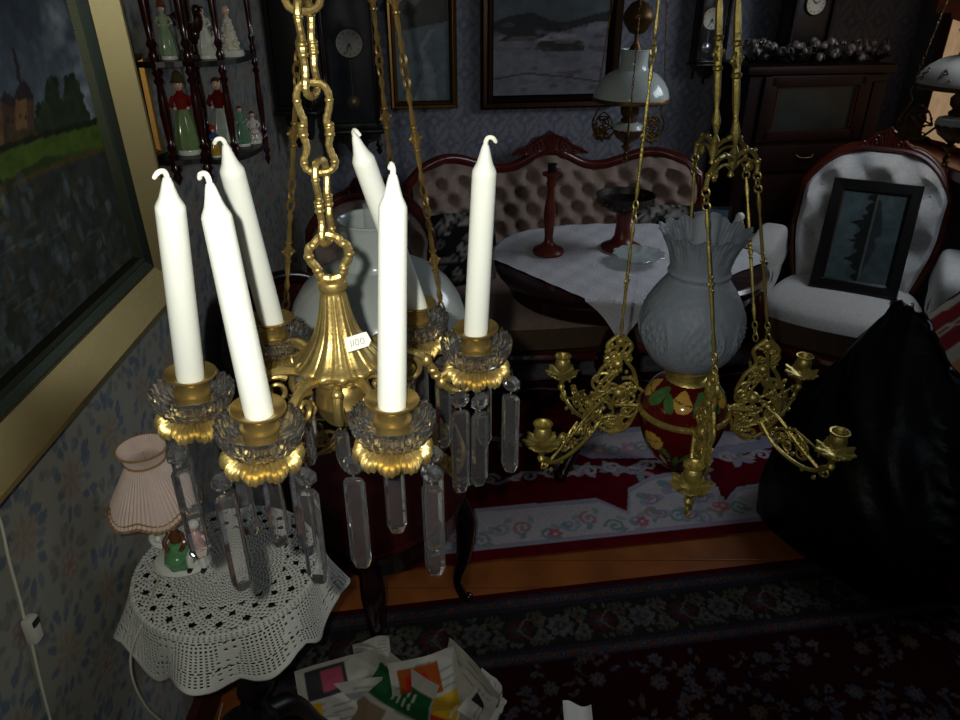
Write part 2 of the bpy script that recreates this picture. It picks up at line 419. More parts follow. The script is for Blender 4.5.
for i, (px, py) in enumerate(((560, 462), (585, 472), (612, 470), (640, 474), (560, 440), (700, 473), (740, 462))):
    u, v = rp(px, py, OA)
    for k in range(4): cv.leaf(u, v, .055, .014, k*1.4+i, (W2, W4, W3)[k % 3])
for i, (px, py) in enumerate(((630, 450), (680, 446), (600, 452))):
    u, v = rp(px, py, OA); cv.flower(u, v, .045, (.62, .50, .55), (.7, .62, .6)); cv.spiral(u+.05, v, .04, i, 1.3, .010, W4)
for i in range(8):                                  # running white scroll
    u = rp(480, 480, OA)[0]+.225*i-.22; v = rp(480, 484, OA)[1]
    wave([(u, v+.02), (u+.05, v-.016), (u+.11, v+.008), (u+.17, v+.03), (u+.225, v+.02)], .017, W2)
    cv.spiral(u+.03, v+.012, .034, 0, 1.25, .013, W1); cv.spiral(u+.17, v+.008, .034, pi, -1.25, .013, W1); cv.leaf(u+.09, v+.01, .05, .010, -.4, W1)
v1 = rp(520, 393, OA)[1]
for i in range(9):
    u = -.4+.23*i; wave([(u, v1), (u+.06, v1-.014), (u+.12, v1+.01), (u+.18, v1+.014), (u+.23, v1)], .014, W2); cv.leaf(u+.06, v1, .05, .009, .2, W1)
v2 = rp(520, 386, OA)[1]; cv.poly([(-.42, v2+.03), (1.55, v2+.03), (1.55, 1.24), (-.42, 1.24)], W2); cv.poly([(-.42, v2+.05), (1.55, v2+.05), (1.55, 1.22), (-.42, 1.22)], W1)
for i in range(24): cv.spiral(-.4+i*.08, v2+.12+.02*sin(i*2), .035, i, 1.3, .012, (W4, W3, W2)[i % 3])
cv.C *= (1+.10*(RS.rand(cv.nv, cv.nu)-.5))[..., None]
o = cv.build('floral_rug', RUGM, OA+Vector((0, 0, .004)), tuple(RU), tuple(RV)); tag(o, 'crimson rug with pale scroll and flower borders on the floor under the sofa table', 'rug')
# near rug: dark persian
cv = Canvas(-.22, 1.75, -1.15, 0, .0042, (.155, .014, .032)); r = random.Random(21)
B1, B2, B3, B4, B5 = (.19, .21, .25), (.34, .30, .24), (.24, .13, .13), (.30, .30, .29), (.25, .25, .20)
cv.poly([(-.3, -.02), (1.8, -.02), (1.8, -.255), (-.3, -.255)], (.17, .16, .20))
cv.poly([(-.3, -.03), (1.8, -.03), (1.8, -.055), (-.3, -.055)], (.26, .23, .22)); cv.poly([(-.3, -.225), (1.8, -.225), (1.8, -.245), (-.3, -.245)], (.27, .24, .22))
cv.poly([(-.3, -.075), (1.8, -.075), (1.8, -.21), (-.3, -.21)], (.135, .128, .132))
for i in range(70):
    u = -.2+i*.028; cv.flower(u, -.043, .011, (.33, .18, .18) if i % 2 else (.17, .2, .28), (.40, .35, .28), 5); cv.flower(u, -.235, .011, (.17, .2, .28) if i % 2 else (.33, .16, .16), (.40, .35, .28), 5)
for i in range(17):
    u = -.2+i*.118; v = -.142
    cv.flower(u, v, .040, (B3, B4)[i % 2], B2, 8); cv.flower(u, v, .022, B1, (.36, .31, .25), 6)
    for k in range(10): a_ = r.uniform(0, 6.3); cv.leaf(u+.045*cos(a_), v+.045*sin(a_), .022, .006, a_+r.uniform(-1, 1), (B2, B5, B4)[k % 3])
    for k in (-1, 1):
        cv.line([(u+.03*t/6*2, v+k*.035*sin(t/6*pi)) for t in range(7)], .006, B2); cv.flower(u+.06, v+k*.032, .024, B5 if k > 0 else B4, B3, 6)
        for t in range(3): cv.leaf(u+.03+t*.02, v+k*.04, .022, .006, k*(1+t*.4), B5)
def spray(u, v, s, a0):
    cols = ((.27, .27, .29), (.28, .25, .28), (.30, .24, .19), (.22, .24, .28))
    cv.line([(u+s*.9*t/8*cos(a0+.5*sin(t*.5)), v+s*.9*t/8*sin(a0+.5*sin(t*.5))) for t in range(9)], .005, (.24, .20, .17))
    cv.flower(u, v, s*.27, cols[r.randrange(4)], (.30, .16, .14), 7, a0); cv.flower(u, v, s*.14, (.34, .30, .26), (.25, .1, .1), 5, a0)
    for k in range(14):
        a = a0+r.uniform(-1.8, 1.8); d = s*r.uniform(.4, 1); cv.leaf(u+d*cos(a), v+d*sin(a), s*.26, s*.07, a+r.uniform(-1, 1), cols[r.randrange(4)])
    for k in range(3):
        a = a0+r.uniform(-1.5, 1.5); cv.flower(u+s*.8*cos(a), v+s*.8*sin(a), s*.18, cols[r.randrange(4)], (.32, .16, .14), 5)
for i in range(14):
    for j in range(6):
        spray(-.15+i*.14+r.uniform(-.02, .02)+.07*(j % 2), -.34-j*.13+r.uniform(-.02, .02), .075+r.random()*.02, r.uniform(0, 6.3))
cv.C *= (.86+.3*(RS.rand(cv.nv, cv.nu)-.5))[..., None]; cv.noise(6, .2, 4)
cv.poly([(-.3, -.018), (1.8, -.018), (1.8, .01), (-.3, .01)], (.22, .02, .045))
o = cv.build('persian_rug', RUGM, OB+Vector((0, 0, .004)), tuple(RU), tuple(RV)); tag(o, 'dark persian rug with navy flowered border on the floor nearest the camera', 'rug')
# ================================================================ PAINTINGS
def framed(name, label, org, ud, vd, w, h, canvas, fw, fd, prof, framecol, matte=None, group=None, fmat=None, cmat=None):
    """picture in a moulded frame; org = centre of the back, ud right, vd up; prof = [(across 0..1, height 0..1)]"""
    org = Vector(org); ud = Vector(ud).normalized(); vd = Vector(vd).normalized(); nd = ud.cross(vd)
    t = thing(name, label, 'picture', org, group=group)
    mb = M(); rings = []; vs = []; fs = []; cols = []
    K = len(prof)
    for k, (a, b) in enumerate(prof):
        for (i, j) in ((-1, -1), (1, -1), (1, 1), (-1, 1)):
            vs.append(ud*i*(w/2-a*fw)+vd*j*(h/2-a*fw)+nd*b*fd); cols.append(lin(framecol[k % len(framecol)]))
    for k in range(K-1):
        for c_ in range(4): d = (c_+1) % 4; fs.append((k*4+c_, k*4+d, (k+1)*4+d, (k+1)*4+c_))
    # one colour per moulding step: doubled rings keep the edges crisp
    V2 = []; F2 = []; C2 = []
    for k in range(K-1):
        for f in fs[k*4:k*4+4]:
            o = len(V2); V2 += [vs[i] for i in f]; C2 += [lin(framecol[k % len(framecol)])]*4; F2.append((o, o+1, o+2, o+3))
    mb.v = [tuple(p) for p in V2]; mb.f = F2; mb.c = np.array(C2)
    obj('frame', mb, fmat or FRAMEV, t, smooth=False)
    a, b = prof[-1]
    c = canvas.build('painted_canvas', cmat or PAINTED, -ud*0+nd*(b*fd), ud, vd, t)
    mb = M(); mb.box((0, 0, 0), (1, 1, 1))
    mb.v = [tuple(ud*x*(w-fw)+vd*y*(h-fw)+nd*(.001+(z+.5)*.004)) for x, y, z in mb.v]; obj('backing', mb, BLACKW, t, smooth=False)
    return t
# -- castle and moat, left wall
PX = XL+.03
def lw(px, py): p = at(px, py, X=PX); return (p.y, p.z)
y0, y1, z0, z1 = .50, 1.285, 1.085, 1.72
cy, cz = (.41+1.405)/2, (1.005+1.80)/2
cv = Canvas(y0-cy-.02, y1-cy+.01, z0-cz-.01, 1.80-.08-cz+.01, .0032, (.17, .20, .24))
g = lambda *P: [(lw(x, y)[0]-cy, lw(x, y)[1]-cz) for x, y in P]
Vn = cv.V+cz; cl = fbm(cv.U, cv.V*1.6, 9, 3)
sky = np.array((.11, .135, .155))+np.clip(cl-.45, 0, 1)[..., None]*np.array((.5, .49, .46)); sky += (.075*np.exp(-((Vn-1.42)/.10)**2))[..., None]; cv.C[:] = sky
cv.poly(g((-120, 150), (20, 140), (170, 120), (170, 220), (-120, 300)), (.10, .13, .05)); cv.poly(g((-40, 155), (-40, 122), (20, 120), (60, 134), (60, 150)), (.15, .12, .08))
# trees behind, castle, lawn, bank, water
def blob(P, c, n=60, s=.012, sd=0):
    q_ = g(*P); xs = [p[0] for p in q_]; ys = [p[1] for p in q_]; cv.poly(q_, c); r_ = random.Random(sd)
    for k in range(n):
        i = r_.randrange(len(q_)); a, b = q_[i], q_[(i+1) % len(q_)]; t = r_.random(); f = r_.uniform(.6, 1.25)
        cv.ell(a[0]+(b[0]-a[0])*t, a[1]+(b[1]-a[1])*t, s*r_.uniform(.5, 1.1), s*r_.uniform(.5, 1), tuple(x*f for x in c), 0, .9)
blob([(50, 135), (54, 112), (62, 110), (64, 88), (72, 86), (74, 110), (80, 108), (82, 86), (90, 84), (104, 128), (104, 140)], (.085, .12, .07), 90, .007, 4)
cs1, cs2, cs3 = (.27, .20, .12), (.17, .13, .09), (.10, .085, .085)
cv.poly(g((-60, 150), (-60, 100), (-8, 84), (-2, 100), (14, 100), (14, 150)), cs1); cv.poly(g((-20, 104), (-8, 66), (4, 100)), cs3); cv.poly(g((2, 100), (8, 74), (14, 102)), cs3)
cv.poly(g((0, 152), (0, 124), (14, 132), (14, 152)), cs1); cv.poly(g((0, 126), (0, 118), (15, 132), (15, 136)), cs2)
cv.poly(g((18, 128), (18, 100), (36, 108), (46, 128), (46, 134)), cs2); cv.poly(g((16, 104), (22, 94), (38, 108), (34, 112)), cs3)
cv.poly(g((32, 132), (32, 104), (50, 104), (50, 132)), (.25, .19, .12)); cv.poly(g((43, 132), (43, 104), (50, 104), (50, 132)), cs2)
cv.poly(g((31, 104), (34, 92), (40, 84), (46, 92), (51, 104)), cs3); cv.poly(g((34, 86), (33.5, 72), (29.5, 52), (31.5, 52), (37, 72), (38.5, 86)), cs3)
cv.poly(g((4, 150), (4, 100), (9, 84), (16, 100), (20, 120), (20, 150)), (.22, .165, .10))
for px, py in ((10, 110), (14, 112), (36, 116), (41, 118), (8, 126), (-10, 110), (-20, 112), (5, 142), (8, 143), (24, 120), (28, 121)): cv.poly(g((px, py), (px+1.6, py), (px+1.6, py+5), (px, py+5)), (.07, .06, .06))
cv.poly(g((-80, 150), (20, 148), (60, 136), (150, 122), (170, 170), (60, 160), (10, 178), (-80, 200)), (.13, .17, .055))
cv.poly(g((0, 176), (0, 160), (60, 142), (110, 130), (160, 128), (160, 150), (60, 160), (20, 182)), (.155, .205, .06))
cv.poly(g((-80, 150), (20, 146), (60, 136), (110, 126), (110, 133), (60, 142), (0, 158), (-80, 168)), (.06, .075, .035))
cv.poly(g((-80, 176), (0, 168), (8, 175), (18, 182), (-80, 260)), (.05, .05, .03))
bank = g((-80, 215), (0, 196), (40, 178), (75, 166), (112, 156), (170, 150), (170, 330), (-120, 420)); cv.poly(bank, (.105, .12, .105))
cv.poly(g((-80, 215), (0, 194), (40, 178), (75, 165), (120, 153), (120, 158), (75, 171), (40, 184), (0, 204), (-80, 228)), (.16, .145, .07))
cv.poly(g((-10, 206), (20, 196), (18, 206), (-10, 218)), (.30, .24, .05)); r_ = random.Random(9)
for k in range(900):                                # reflections: loose strokes
    px, py = r_.uniform(-30, 150), r_.uniform(182, 470); u, v = g((px, py))[0]
    c = r_.choice([(.09, .11, .12), (.15, .17, .18), (.22, .25, .27), (.07, .08, .06), (.17, .14, .09)]) if py < 380 else r_.choice([(.10, .11, .10), (.14, .15, .13)])
    if v < z1-cz: cv.ell(u, v, r_.uniform(.004, .012), r_.uniform(.004, .022), c, 0, .35)
for k in range(120):
    px = r_.uniform(-20, 150); py = r_.uniform(215, 480); u, v = g((px, py))[0]; cv.ell(u, v, r_.uniform(.01, .03), .0022, (.22, .24, .24), 0, .3)
cv.noise(70, .25, 6); cv.C *= 1.85
prof = [(0, 0), (0, .80), (.05, 1.05), (.12, 1.05), (.66, .60), (.69, .56), (.73, .62), (.84, .50), (.88, .55), (.95, .52), (1.0, .28)]
fc = [(.36, .33, .21), (.60, .54, .34), (.76, .69, .46), (.80, .73, .50), (.30, .29, .20), (.50, .48, .36), (.25, .29, .24), (.46, .45, .35), (.30, .33, .27), (.24, .26, .2)]
cp_ = framed('castle_painting', 'large gilt framed oil painting of a turreted castle by water on left wall', (XL+.003, cy, cz), (0, 1, 0), (0, 0, 1), 1.405-.41, 1.80-1.005, cv, .115, .05, prof, fc); cp_.rotation_euler = (R(2.4), 0, 0); cp_.location.y -= .014
# -- back wall pictures
def onwall(px0, py0, px1, py1):
    a = onback(px0, py0); b = onback(px1, py1); return a, b
def backpic(name, label, box, paint, fw, fd, prof, fc, res=.006, zt=None):
    a = onback(box[0], box[3]); b = onback(box[2], box[3]); zb = (a.z+b.z)/2; zt = zt or onback((box[0]+box[2])/2, box[1]).z
    wdt = (b-a).dot(BD); h = zt-zb; c = (a+b)/2; c.z = (zb+zt)/2; s0 = (c-Vector((0, 3.30, 0))).dot(BD); c = Vector((0, 3.30, c.z))+BD*s0+BN*.004
    cv = Canvas(-wdt/2+fw*.95, wdt/2-fw*.95, -h/2+fw*.95, h/2-fw*.95, res, (.3, .3, .3)); paint(cv, wdt-2*fw, h-2*fw)
    return framed(name, label, c, BD, (0, 0, 1), wdt, h, cv, fw, fd, prof, fc)
P2 = [(0, 0), (0, .8), (.15, 1), (.45, .8), (.6, .9), (.85, .5), (1, .35)]
def road(cv, w, h):
    cv.C[:] = np.array((.34, .39, .40)); cv.C *= (.75+.5*fbm(cv.U, cv.V, 8, 5))[..., None]
    cv.poly([(-w/2, -h*.08), (w/2, 0), (w/2, h*.16), (w*.2, h*.2), (-w*.1, h*.1), (-w/2, h*.16)], (.20, .21, .17))
    cv.poly([(-w/2, -h/2), (w/2, -h/2), (w/2, 0), (-w/2, -h*.06)], (.36, .41, .43))
    cv.poly([(-w*.2, -h/2), (w*.25, -h/2), (w*.2, -h*.3), (w*.02, -h*.16), (w*.22, -h*.05), (w*.12, -h*.05), (-w*.06, -h*.16), (w*.02, -h*.3)], (.46, .50, .52)); cv.noise(30, .2, 7)
backpic('road_painting', 'narrow gilt framed painting of a pale winding road on back wall', (391, -75, 457, 108), road, .032, .03, P2, [(.30, .20, .09), (.42, .30, .14), (.60, .46, .24), (.34, .24, .1), (.48, .36, .18), (.3, .2, .1)])
def winter(cv, w, h):
    s = lambda px, py: ((px-(480+612)/2)/132*w*1.12, (py+25)/133*-h*1.0+h*.5-h*.0)
    p = lambda *P: [((x-546)/132*(w+.06), -((y-16)/184)*(h+.06)) for x, y in P]
    cv.C[:] = np.array((.30, .34, .35)); cv.C *= (.8+.4*fbm(cv.U, cv.V, 4, 9))[..., None]
    cv.poly(p((480, 30), (500, 22), (525, 18), (545, 26), (560, 28), (590, 20), (620, 14), (620, 50), (480, 50)), (.15, .16, .17))
    cv.poly(p((480, 34), (500, 40), (530, 44), (560, 36), (590, 28), (620, 26), (620, 120), (480, 120)), (.44, .44, .47))
    cv.poly(p((492, 46), (505, 36), (520, 30), (530, 40), (528, 46)), (.19, .17, .16)); cv.poly(p((528, 54), (536, 44), (570, 42), (582, 50), (580, 56), (540, 56)), (.21, .18, .17)); cv.poly(p((530, 46), (545, 38), (570, 40), (578, 45), (540, 46)), (.55, .54, .56))
    r_ = random.Random(5)
    for k in range(70): u, v = p((r_.uniform(485, 612), r_.uniform(30, 95)))[0]; cv.ell(u, v, r_.uniform(.01, .05), r_.uniform(.004, .012), r_.choice([(.36, .36, .40), (.50, .50, .52), (.28, .26, .26)]), 0, .5)
    cv.line(p((484, 84), (520, 78), (560, 82), (612, 90)), .006, (.24, .2, .18)); cv.noise(30, .15, 3)
backpic('winter_painting', 'large dark framed painting of snowy hills and barns above the sofa', (480, -100, 613, 107), winter, .055, .04, P2, [(.13, .07, .05), (.17, .10, .07), (.24, .16, .09), (.12, .07, .05), (.22, .15, .09), (.12, .08, .06)])
# -- slim gilt picture tucked behind the castle frame
cv = Canvas(-.028, .028, -.075, .075, .006, (.10, .09, .09)); cv.noise(40, .2, 2)
framed('slim_gilt_picture', 'slim gilt framed picture half hidden beside the castle painting frame', (XL+.002, 1.462, 1.375), (0, 1, 0), (0, 0, 1), .085, .19, cv, .015, .02, P2, [(.35, .24, .1), (.60, .44, .2), (.70, .54, .28), (.4, .3, .14), (.6, .45, .22), (.3, .2, .1)])
# ================================================================ CRYSTAL CHANDELIER (nearest)
RIM = 1.31
cups_px = {'A': (190, 373), 'B': (258, 408), 'C': (392, 400), 'D': (476, 328), 'E': (271, 318), 'F': (415, 303)}
tops_px = {'A': (166, 172), 'B': (208, 176), 'C': (393, 167), 'D': (486, 139), 'E': (224, 140), 'F': (353, 131)}
cups = {k: at(*p, Z=RIM) for k, p in cups_px.items()}
cc = sum((v for v in cups.values()), Vector())/6
CH = Vector((-.126, .572, 0))
ch = thing('crystal_chandelier', 'gilt brass chandelier with six crystal candle pans and hanging prisms, nearest the camera', 'chandelier', (CH.x, CH.y, 0))
def lp(p): return Vector((p.x-CH.x, p.y-CH.y, p.z))
# fluted bell body
def flute(n, amt): return lambda a, r, z: 1+amt*cos(n*a)
mb = M()
bell = [(.0105, 1.374), (.0125, 1.372), (.0125, 1.366), (.0105, 1.364), (.0115, 1.357), (.0135, 1.345), (.0165, 1.333), (.0205, 1.322), (.0265, 1.312), (.033, 1.304), (.038, 1.300), (.0405, 1.297), (.0395, 1.293), (.034, 1.291), (.02, 1.290)]
P = bez([(r, 0, z) for r, z in bell], 3)
mb.lathe([(p.x, p.z) for p in P], 168, rf=lambda a, r, z: 1+(.085*(abs(cos(7*a))**.45-.5)+.012*(cos(28*a)) if 1.298 < z < 1.362 else (.05*cos(14*a) if z <= 1.298 else 0)))
obj('bell_body', mb, GOLD, ch)
mb = M(); mb.lathe([(.030, 1.291), (.0335, 1.288), (.0335, 1.286), (.030, 1.284), (.022, 1.282)], 48, rf=lambda a, r, z: 1+.04*cos(18*a))
for k in range(12):
    a = k*pi/6; mb.scroll((0, 0), .0055, 0, 1.1, lambda u, v, a=a: Vector(((.034+u)*cos(a), (.034+u)*sin(a), 1.298+v*.8)), .0015, 6)
obj('leaf_collar', mb, GOLD, ch)
mb = M(); mb.lathe([(.010, 1.29), (.013, 1.282), (.022, 1.276), (.0245, 1.268), (.0250, 1.258), (.0258, 1.257), (.0258, 1.255), (.0250, 1.254), (.0235, 1.245), (.018, 1.236), (.010, 1.231), (.004, 1.229), (.0, 1.2285)], 40); obj('hub_ball', mb, BRASS, ch)
# lyre ring joining bell and chain
rp_ = [(0.0, 1.374), (.0075, 1.376), (.0105, 1.380), (.0108, 1.384), (.0150, 1.390), (.0166, 1.396), (.0150, 1.4025), (.0105, 1.406), (.0065, 1.4105), (0, 1.413)]
pts = bez([(x, 0, z) for x, z in rp_], 5); pts = pts + [Vector((-p.x, 0, p.z)) for p in pts[-2:0:-1]]
rad = [.0034+.0005*abs(sin(i*.55)) for i in range(len(pts))]
q = Matrix.Rotation(R(12), 3, 'Z')
mb = M(); mb.tube([q @ p for p in pts], rad, 8, closed=True)
for s in (-1, 1):
    for z, x in ((1.383, .0108), (1.395, .0166), (1.4045, .0125)): mb.ball(q @ Vector((s*x, 0, z)), .0046, 6, (1, 1, .8))
obj('lyre_ring', mb, GOLD, ch)
# heavy cast chain links
LKP = [(0, .0335), (.0060, .0330), (.0105, .0290), (.0122, .0210), (.0105, .0125), (.0086, .0065), (.0100, .0005), (.0098, -.0060), (.0085, -.0120), (.0098, -.0185), (.0122, -.0245), (.0105, -.0300), (.0055, -.0330), (0, -.0335)]
h_ = bez([(x, 0, z) for x, z in LKP], 5); lk = h_+[Vector((-p.x, 0, p.z)) for p in h_[-2:0:-1]]; mb = M()
mb.tube(lk, [.0026+.0010*math.exp(-(p.z/.004)**2)+.0004*abs(sin(i*.9)) for i, p in enumerate(lk)], 8, closed=True)
for s in (-1, 1):
    for x, z, r in ((.0100, .003, .0042), (.0100, -.004, .0042), (.0118, .021, .0036), (.0116, -.025, .0036)): mb.ball((s*x, 0, z), r, 6, (1, 1, .7))
first = obj('chain_link', mb, GOLD, ch); z = 1.4395; k = 0
while z < 2.40:
    o = first if k == 0 else first.copy()
    if k: C.objects.link(o)
    o.location = (0, 0, z); o.rotation_euler = (0, 0, R(80) if k % 2 == 0 else R(12)); z += .0575; k += 1
mb = M(); mb.tube([(0, 0, z-.03), (0, 0, 2.47)], .004, 8); mb.lathe([(.0, 2.5), (.05, 2.5), (.048, 2.485), (.03, 2.47), (.012, 2.455), (0, 2.45)], 32); obj('ceiling_rose', mb, GOLD, ch)
# price tag stuck on the bell
fr0 = at(348, 341, Y=.572-.029); tn = (EYE-fr0).normalized(); tr = (Vector((cos(R(16)), sin(R(16)), 0))+Vector((0, 0, .16))).normalized(); tn = (tn-tr*tn.dot(tr)).normalized(); tu = tn.cross(tr)
tc_ = lp(at(358, 342, Y=.536)); mb = M()
o2 = [(-.0105, -.0062), (.0075, -.0055), (.0108, -.0015), (.009, .0062), (.0065, .0066), (-.0105, .0058)]
mb.prism(o2, .0004, lambda u, v, w: tc_+tr*u+tu*v+tn*w); pt = obj('price_tag', mb, PAPER, ch, smooth=False, label='small white price tag reading 1100')
mb = M(); W = lambda u, v: tc_+tr*u+tu*v+tn*.0006
for x in (-.0062, -.0042): mb.tube([W(x, -.0028), W(x+.0007, .0028)], .00022, 5)
for x in (-.0008, .0036): mb.tube([W(x+.0015*cos(a*pi/6), .0026*sin(a*pi/6)) for a in range(12)], .00022, 5, closed=True)
obj('handwritten_price', mb, INK, pt)
# prisms
def pendant(top, ang, L, wid, parent, lean=0.0, bead=True):
    """octagon bead, wire and long cut prism hung from top; faces along ang"""
    q = Matrix.Rotation(ang, 3, 'Z') @ Matrix.Rotation(lean, 3, 'Y')
    T = lambda x, y, z: Vector(top)+q @ Vector((x, y, z))
    zt = -.026 if bead else -.008
    mb = M(); h = wid/2; th = .0034; b = h*.62
    rows = []
    for zz, f in ((zt, .80), (zt-.003, 1.0), (zt-L+.009, 1.0), (zt-L, .62)):
        rows.append([(-h*f, 0, zz), (-b*f, -th*f, zz), (b*f, -th*f, zz), (h*f, 0, zz), (b*f, th*f, zz), (-b*f, th*f, zz)])
    vs = [T(y, x, z) for r_ in rows for (x, y, z) in r_]
    fs = [(j*6+i, j*6+(i+1) % 6, (j+1)*6+(i+1) % 6, (j+1)*6+i) for j in range(len(rows)-1) for i in range(6)]+[tuple(range(5, -1, -1)), tuple((len(rows)-1)*6+i for i in range(6))]
    mb.add(vs, fs); o = obj('crystal_prism', mb, CRYS, parent, smooth=False)
    mb = M(); mb.tube([T(0, 0, .004), T(0, .001, -.002), T(0, 0, -.006)], .0005, 5)
    mb.tube([T(0, 0, zt+.006), T(0, .0005, zt+.002), T(0, 0, zt-.003)], .0005, 5); mb.ball(T(0, 0, zt+.003), .0011, 5); obj('wire', mb, mat('silver_wire', (.8, .8, .78), .25, 1), o)
    if bead:
        mb = M(); c8 = [(.0098*cos(pi/8+k*pi/4), .0098*sin(pi/8+k*pi/4)) for k in range(8)]; zc = -.0125
        vs = [T(-.0046, x*.55, zc+z*.55) for x, z in c8]+[T(0, x, zc+z) for x, z in c8]+[T(.0046, x*.55, zc+z*.55) for x, z in c8]
        fs = [(j*8+i, j*8+(i+1) % 8, (j+1)*8+(i+1) % 8, (j+1)*8+i) for j in range(2) for i in range(8)]+[tuple(range(7, -1, -1)), tuple(range(16, 24))]
        mb.add(vs, fs); obj('octagon_bead', mb, CRYS, o, smooth=False)
    return o
dish = [(.006, -.036), (.018, -.0375), (.027, -.033), (.0325, -.024), (.0335, -.016), (.0320, -.0135), (.0305, -.016), (.0275, -.024), (.020, -.030), (.008, -.031)]
rose = [(.004, -.038), (.016, -.0385), (.026, -.0365), (.0300, -.0385), (.0318, -.0430), (.0310, -.0465), (.0262, -.0450), (.018, -.0475), (.010, -.054), (.004, -.058), (0, -.059)]
cupp = [(.0, -.022), (.0112, -.022), (.0116, -.004), (.0140, -.0028), (.0190, .0004), (.0203, .0014), (.0212, .0010), (.0213, -.0004), (.0203, -.0012), (.0165, -.0034), (.0132, -.0052), (.0122, -.0075), (.0121, -.0130), (.0124, -.0150), (.0150, -.0160), (.0155, -.0175), (.0150, -.0190), (.0126, -.0202), (.0122, -.0225), (.0136, -.0260), (.0134, -.0290), (.0110, -.0325), (.006, -.0355), (0, -.036)]
PEND = {'A': [(-100, .096), (-15, .09), (60, .085), (150, .09)], 'B': [(-150, .100), (-8, .098), (105, .095), (58, .10)],
        'C': [(-172, .094), (-22, .096), (25, .088), (100, .09)], 'D': [(-118, .096), (-6, .092), (-85, .085), (80, .085)],
        'E': [(-130, .09), (-40, .085), (60, .085)], 'F': [(-120, .09), (-30, .09), (90, .085)]}
CR = {'A': (R(5), 0), 'B': (R(4), R(2)), 'C': (R(2), 0), 'D': (R(-1), R(3)), 'E': (R(3), 0), 'F': (R(2), 0)}
for key, p in cups.items():
    l = lp(p); b = Vector((l.x, l.y, 0)); ang = math.atan2(b.y, b.x); Rr = b.length
    rot = Matrix.Rotation(CR[key][1], 3, 'X') @ Matrix.Rotation(CR[key][0], 3, 'Y')
    # arm: S-scroll of the frame from hub to cup, with leaf knuckles
    rad_ = lambda r, z: Vector((r*cos(ang), r*sin(ang), z))
    pts = bez([rad_(.022, 1.280), rad_(.038, 1.292), rad_(.058, 1.296), rad_(.077, 1.286), rad_(.088, 1.266), rad_(.099, 1.251), rad_(.112, 1.2455), rad_(Rr-.006, 1.249), rad_(Rr, 1.255)], 6)
    mb = M(); mb.tube(pts, [.0036+.0006*abs(sin(i*.5)) for i in range(len(pts))], 8)
    for i in (19, 27): mb.ball(pts[i], .0056, 6, (1, 1, 1.2))
    for i in (22, 24, 36): mb.ball(pts[i], .0050, 6, (1.1, 1.1, .8))
    fr = lambda u, v: rad_(u, v)
    mb.scroll((.060, 1.277), .016, pi*.75, -1.35, lambda u, v: rad_(u, v), .0032, 7, .3)
    mb.tube(bez([rad_(.090, 1.262), rad_(.100, 1.268), rad_(.108, 1.268), rad_(.112, 1.262)], 5), [.003]*15+[.002], 6); mb.ball(rad_(.112, 1.262), .004, 6)
    mb.ball(rad_(Rr, 1.254), .008, 6, (1, 1, .7))
    obj('arm', mb, GOLD, ch)
    T = lambda v: l+rot @ v
    place = lambda prof, n, **k: M().lathe(prof, n, c=l, rot=rot, **k)
    obj('rosette', place(rose, 240, rf=lambda a, r, z: 1+(.07*abs(sin(5*a))-.035+.02*cos(40*a) if r > .02 else 0), zf=lambda a, r, z: (-.0042*abs(sin(5*a))**.7+.0013*cos(40*a))*(r > .02)), GOLD, ch)
    tri = lambda a, n_: abs(((a*n_/(2*pi)) % 1)-.5)*2
    obj('drip_pan', place(dish, 208, rf=lambda a, r, z: 1+(.075*(tri(a, 26)-.5) if r > .024 else (.03*(tri(a, 26)-.5) if r > .015 else 0)), zf=lambda a, r, z: .0022*tri(a, 26) if r > .03 else 0), CRYS, ch, smooth=False)
    obj('candle_cup', place(cupp, 48), BRASS, ch)
    for deg, L in PEND[key]:
        a = R(deg); tp = T(Vector((.0335*cos(a), .0335*sin(a), -.0475))); pendant(tp, math.atan2(-(l+tp*0).y-CH.y, -(l.x+CH.x))+RS.uniform(-.55, .55), L, .0185, ch, RS.uniform(-.03, .03))
# inner C-scroll hooks with drops between the arms
for k in range(6):
    angs = sorted(math.atan2(lp(p).y, lp(p).x) for p in cups.values()); a = (angs[k]+(angs[(k+1) % 6] if k < 5 else angs[0]+2*pi))/2
    rad_ = lambda r, z: Vector((r*cos(a), r*sin(a), z))
    mb = M(); pts = bez([rad_(.024, 1.284), rad_(.036, 1.288), rad_(.046, 1.280), rad_(.047, 1.264), rad_(.040, 1.254), rad_(.033, 1.258), rad_(.036, 1.264)], 5)
    mb.tube(pts, [.0038]*20+[.0034]*(len(pts)-20), 8); mb.ball(pts[-1], .0048, 6); mb.ball(pts[8], .0055, 6); obj('hook_scroll', mb, GOLD, ch)
    pendant(rad_(.041, 1.254), a, .036, .013, ch, 0, bead=False)
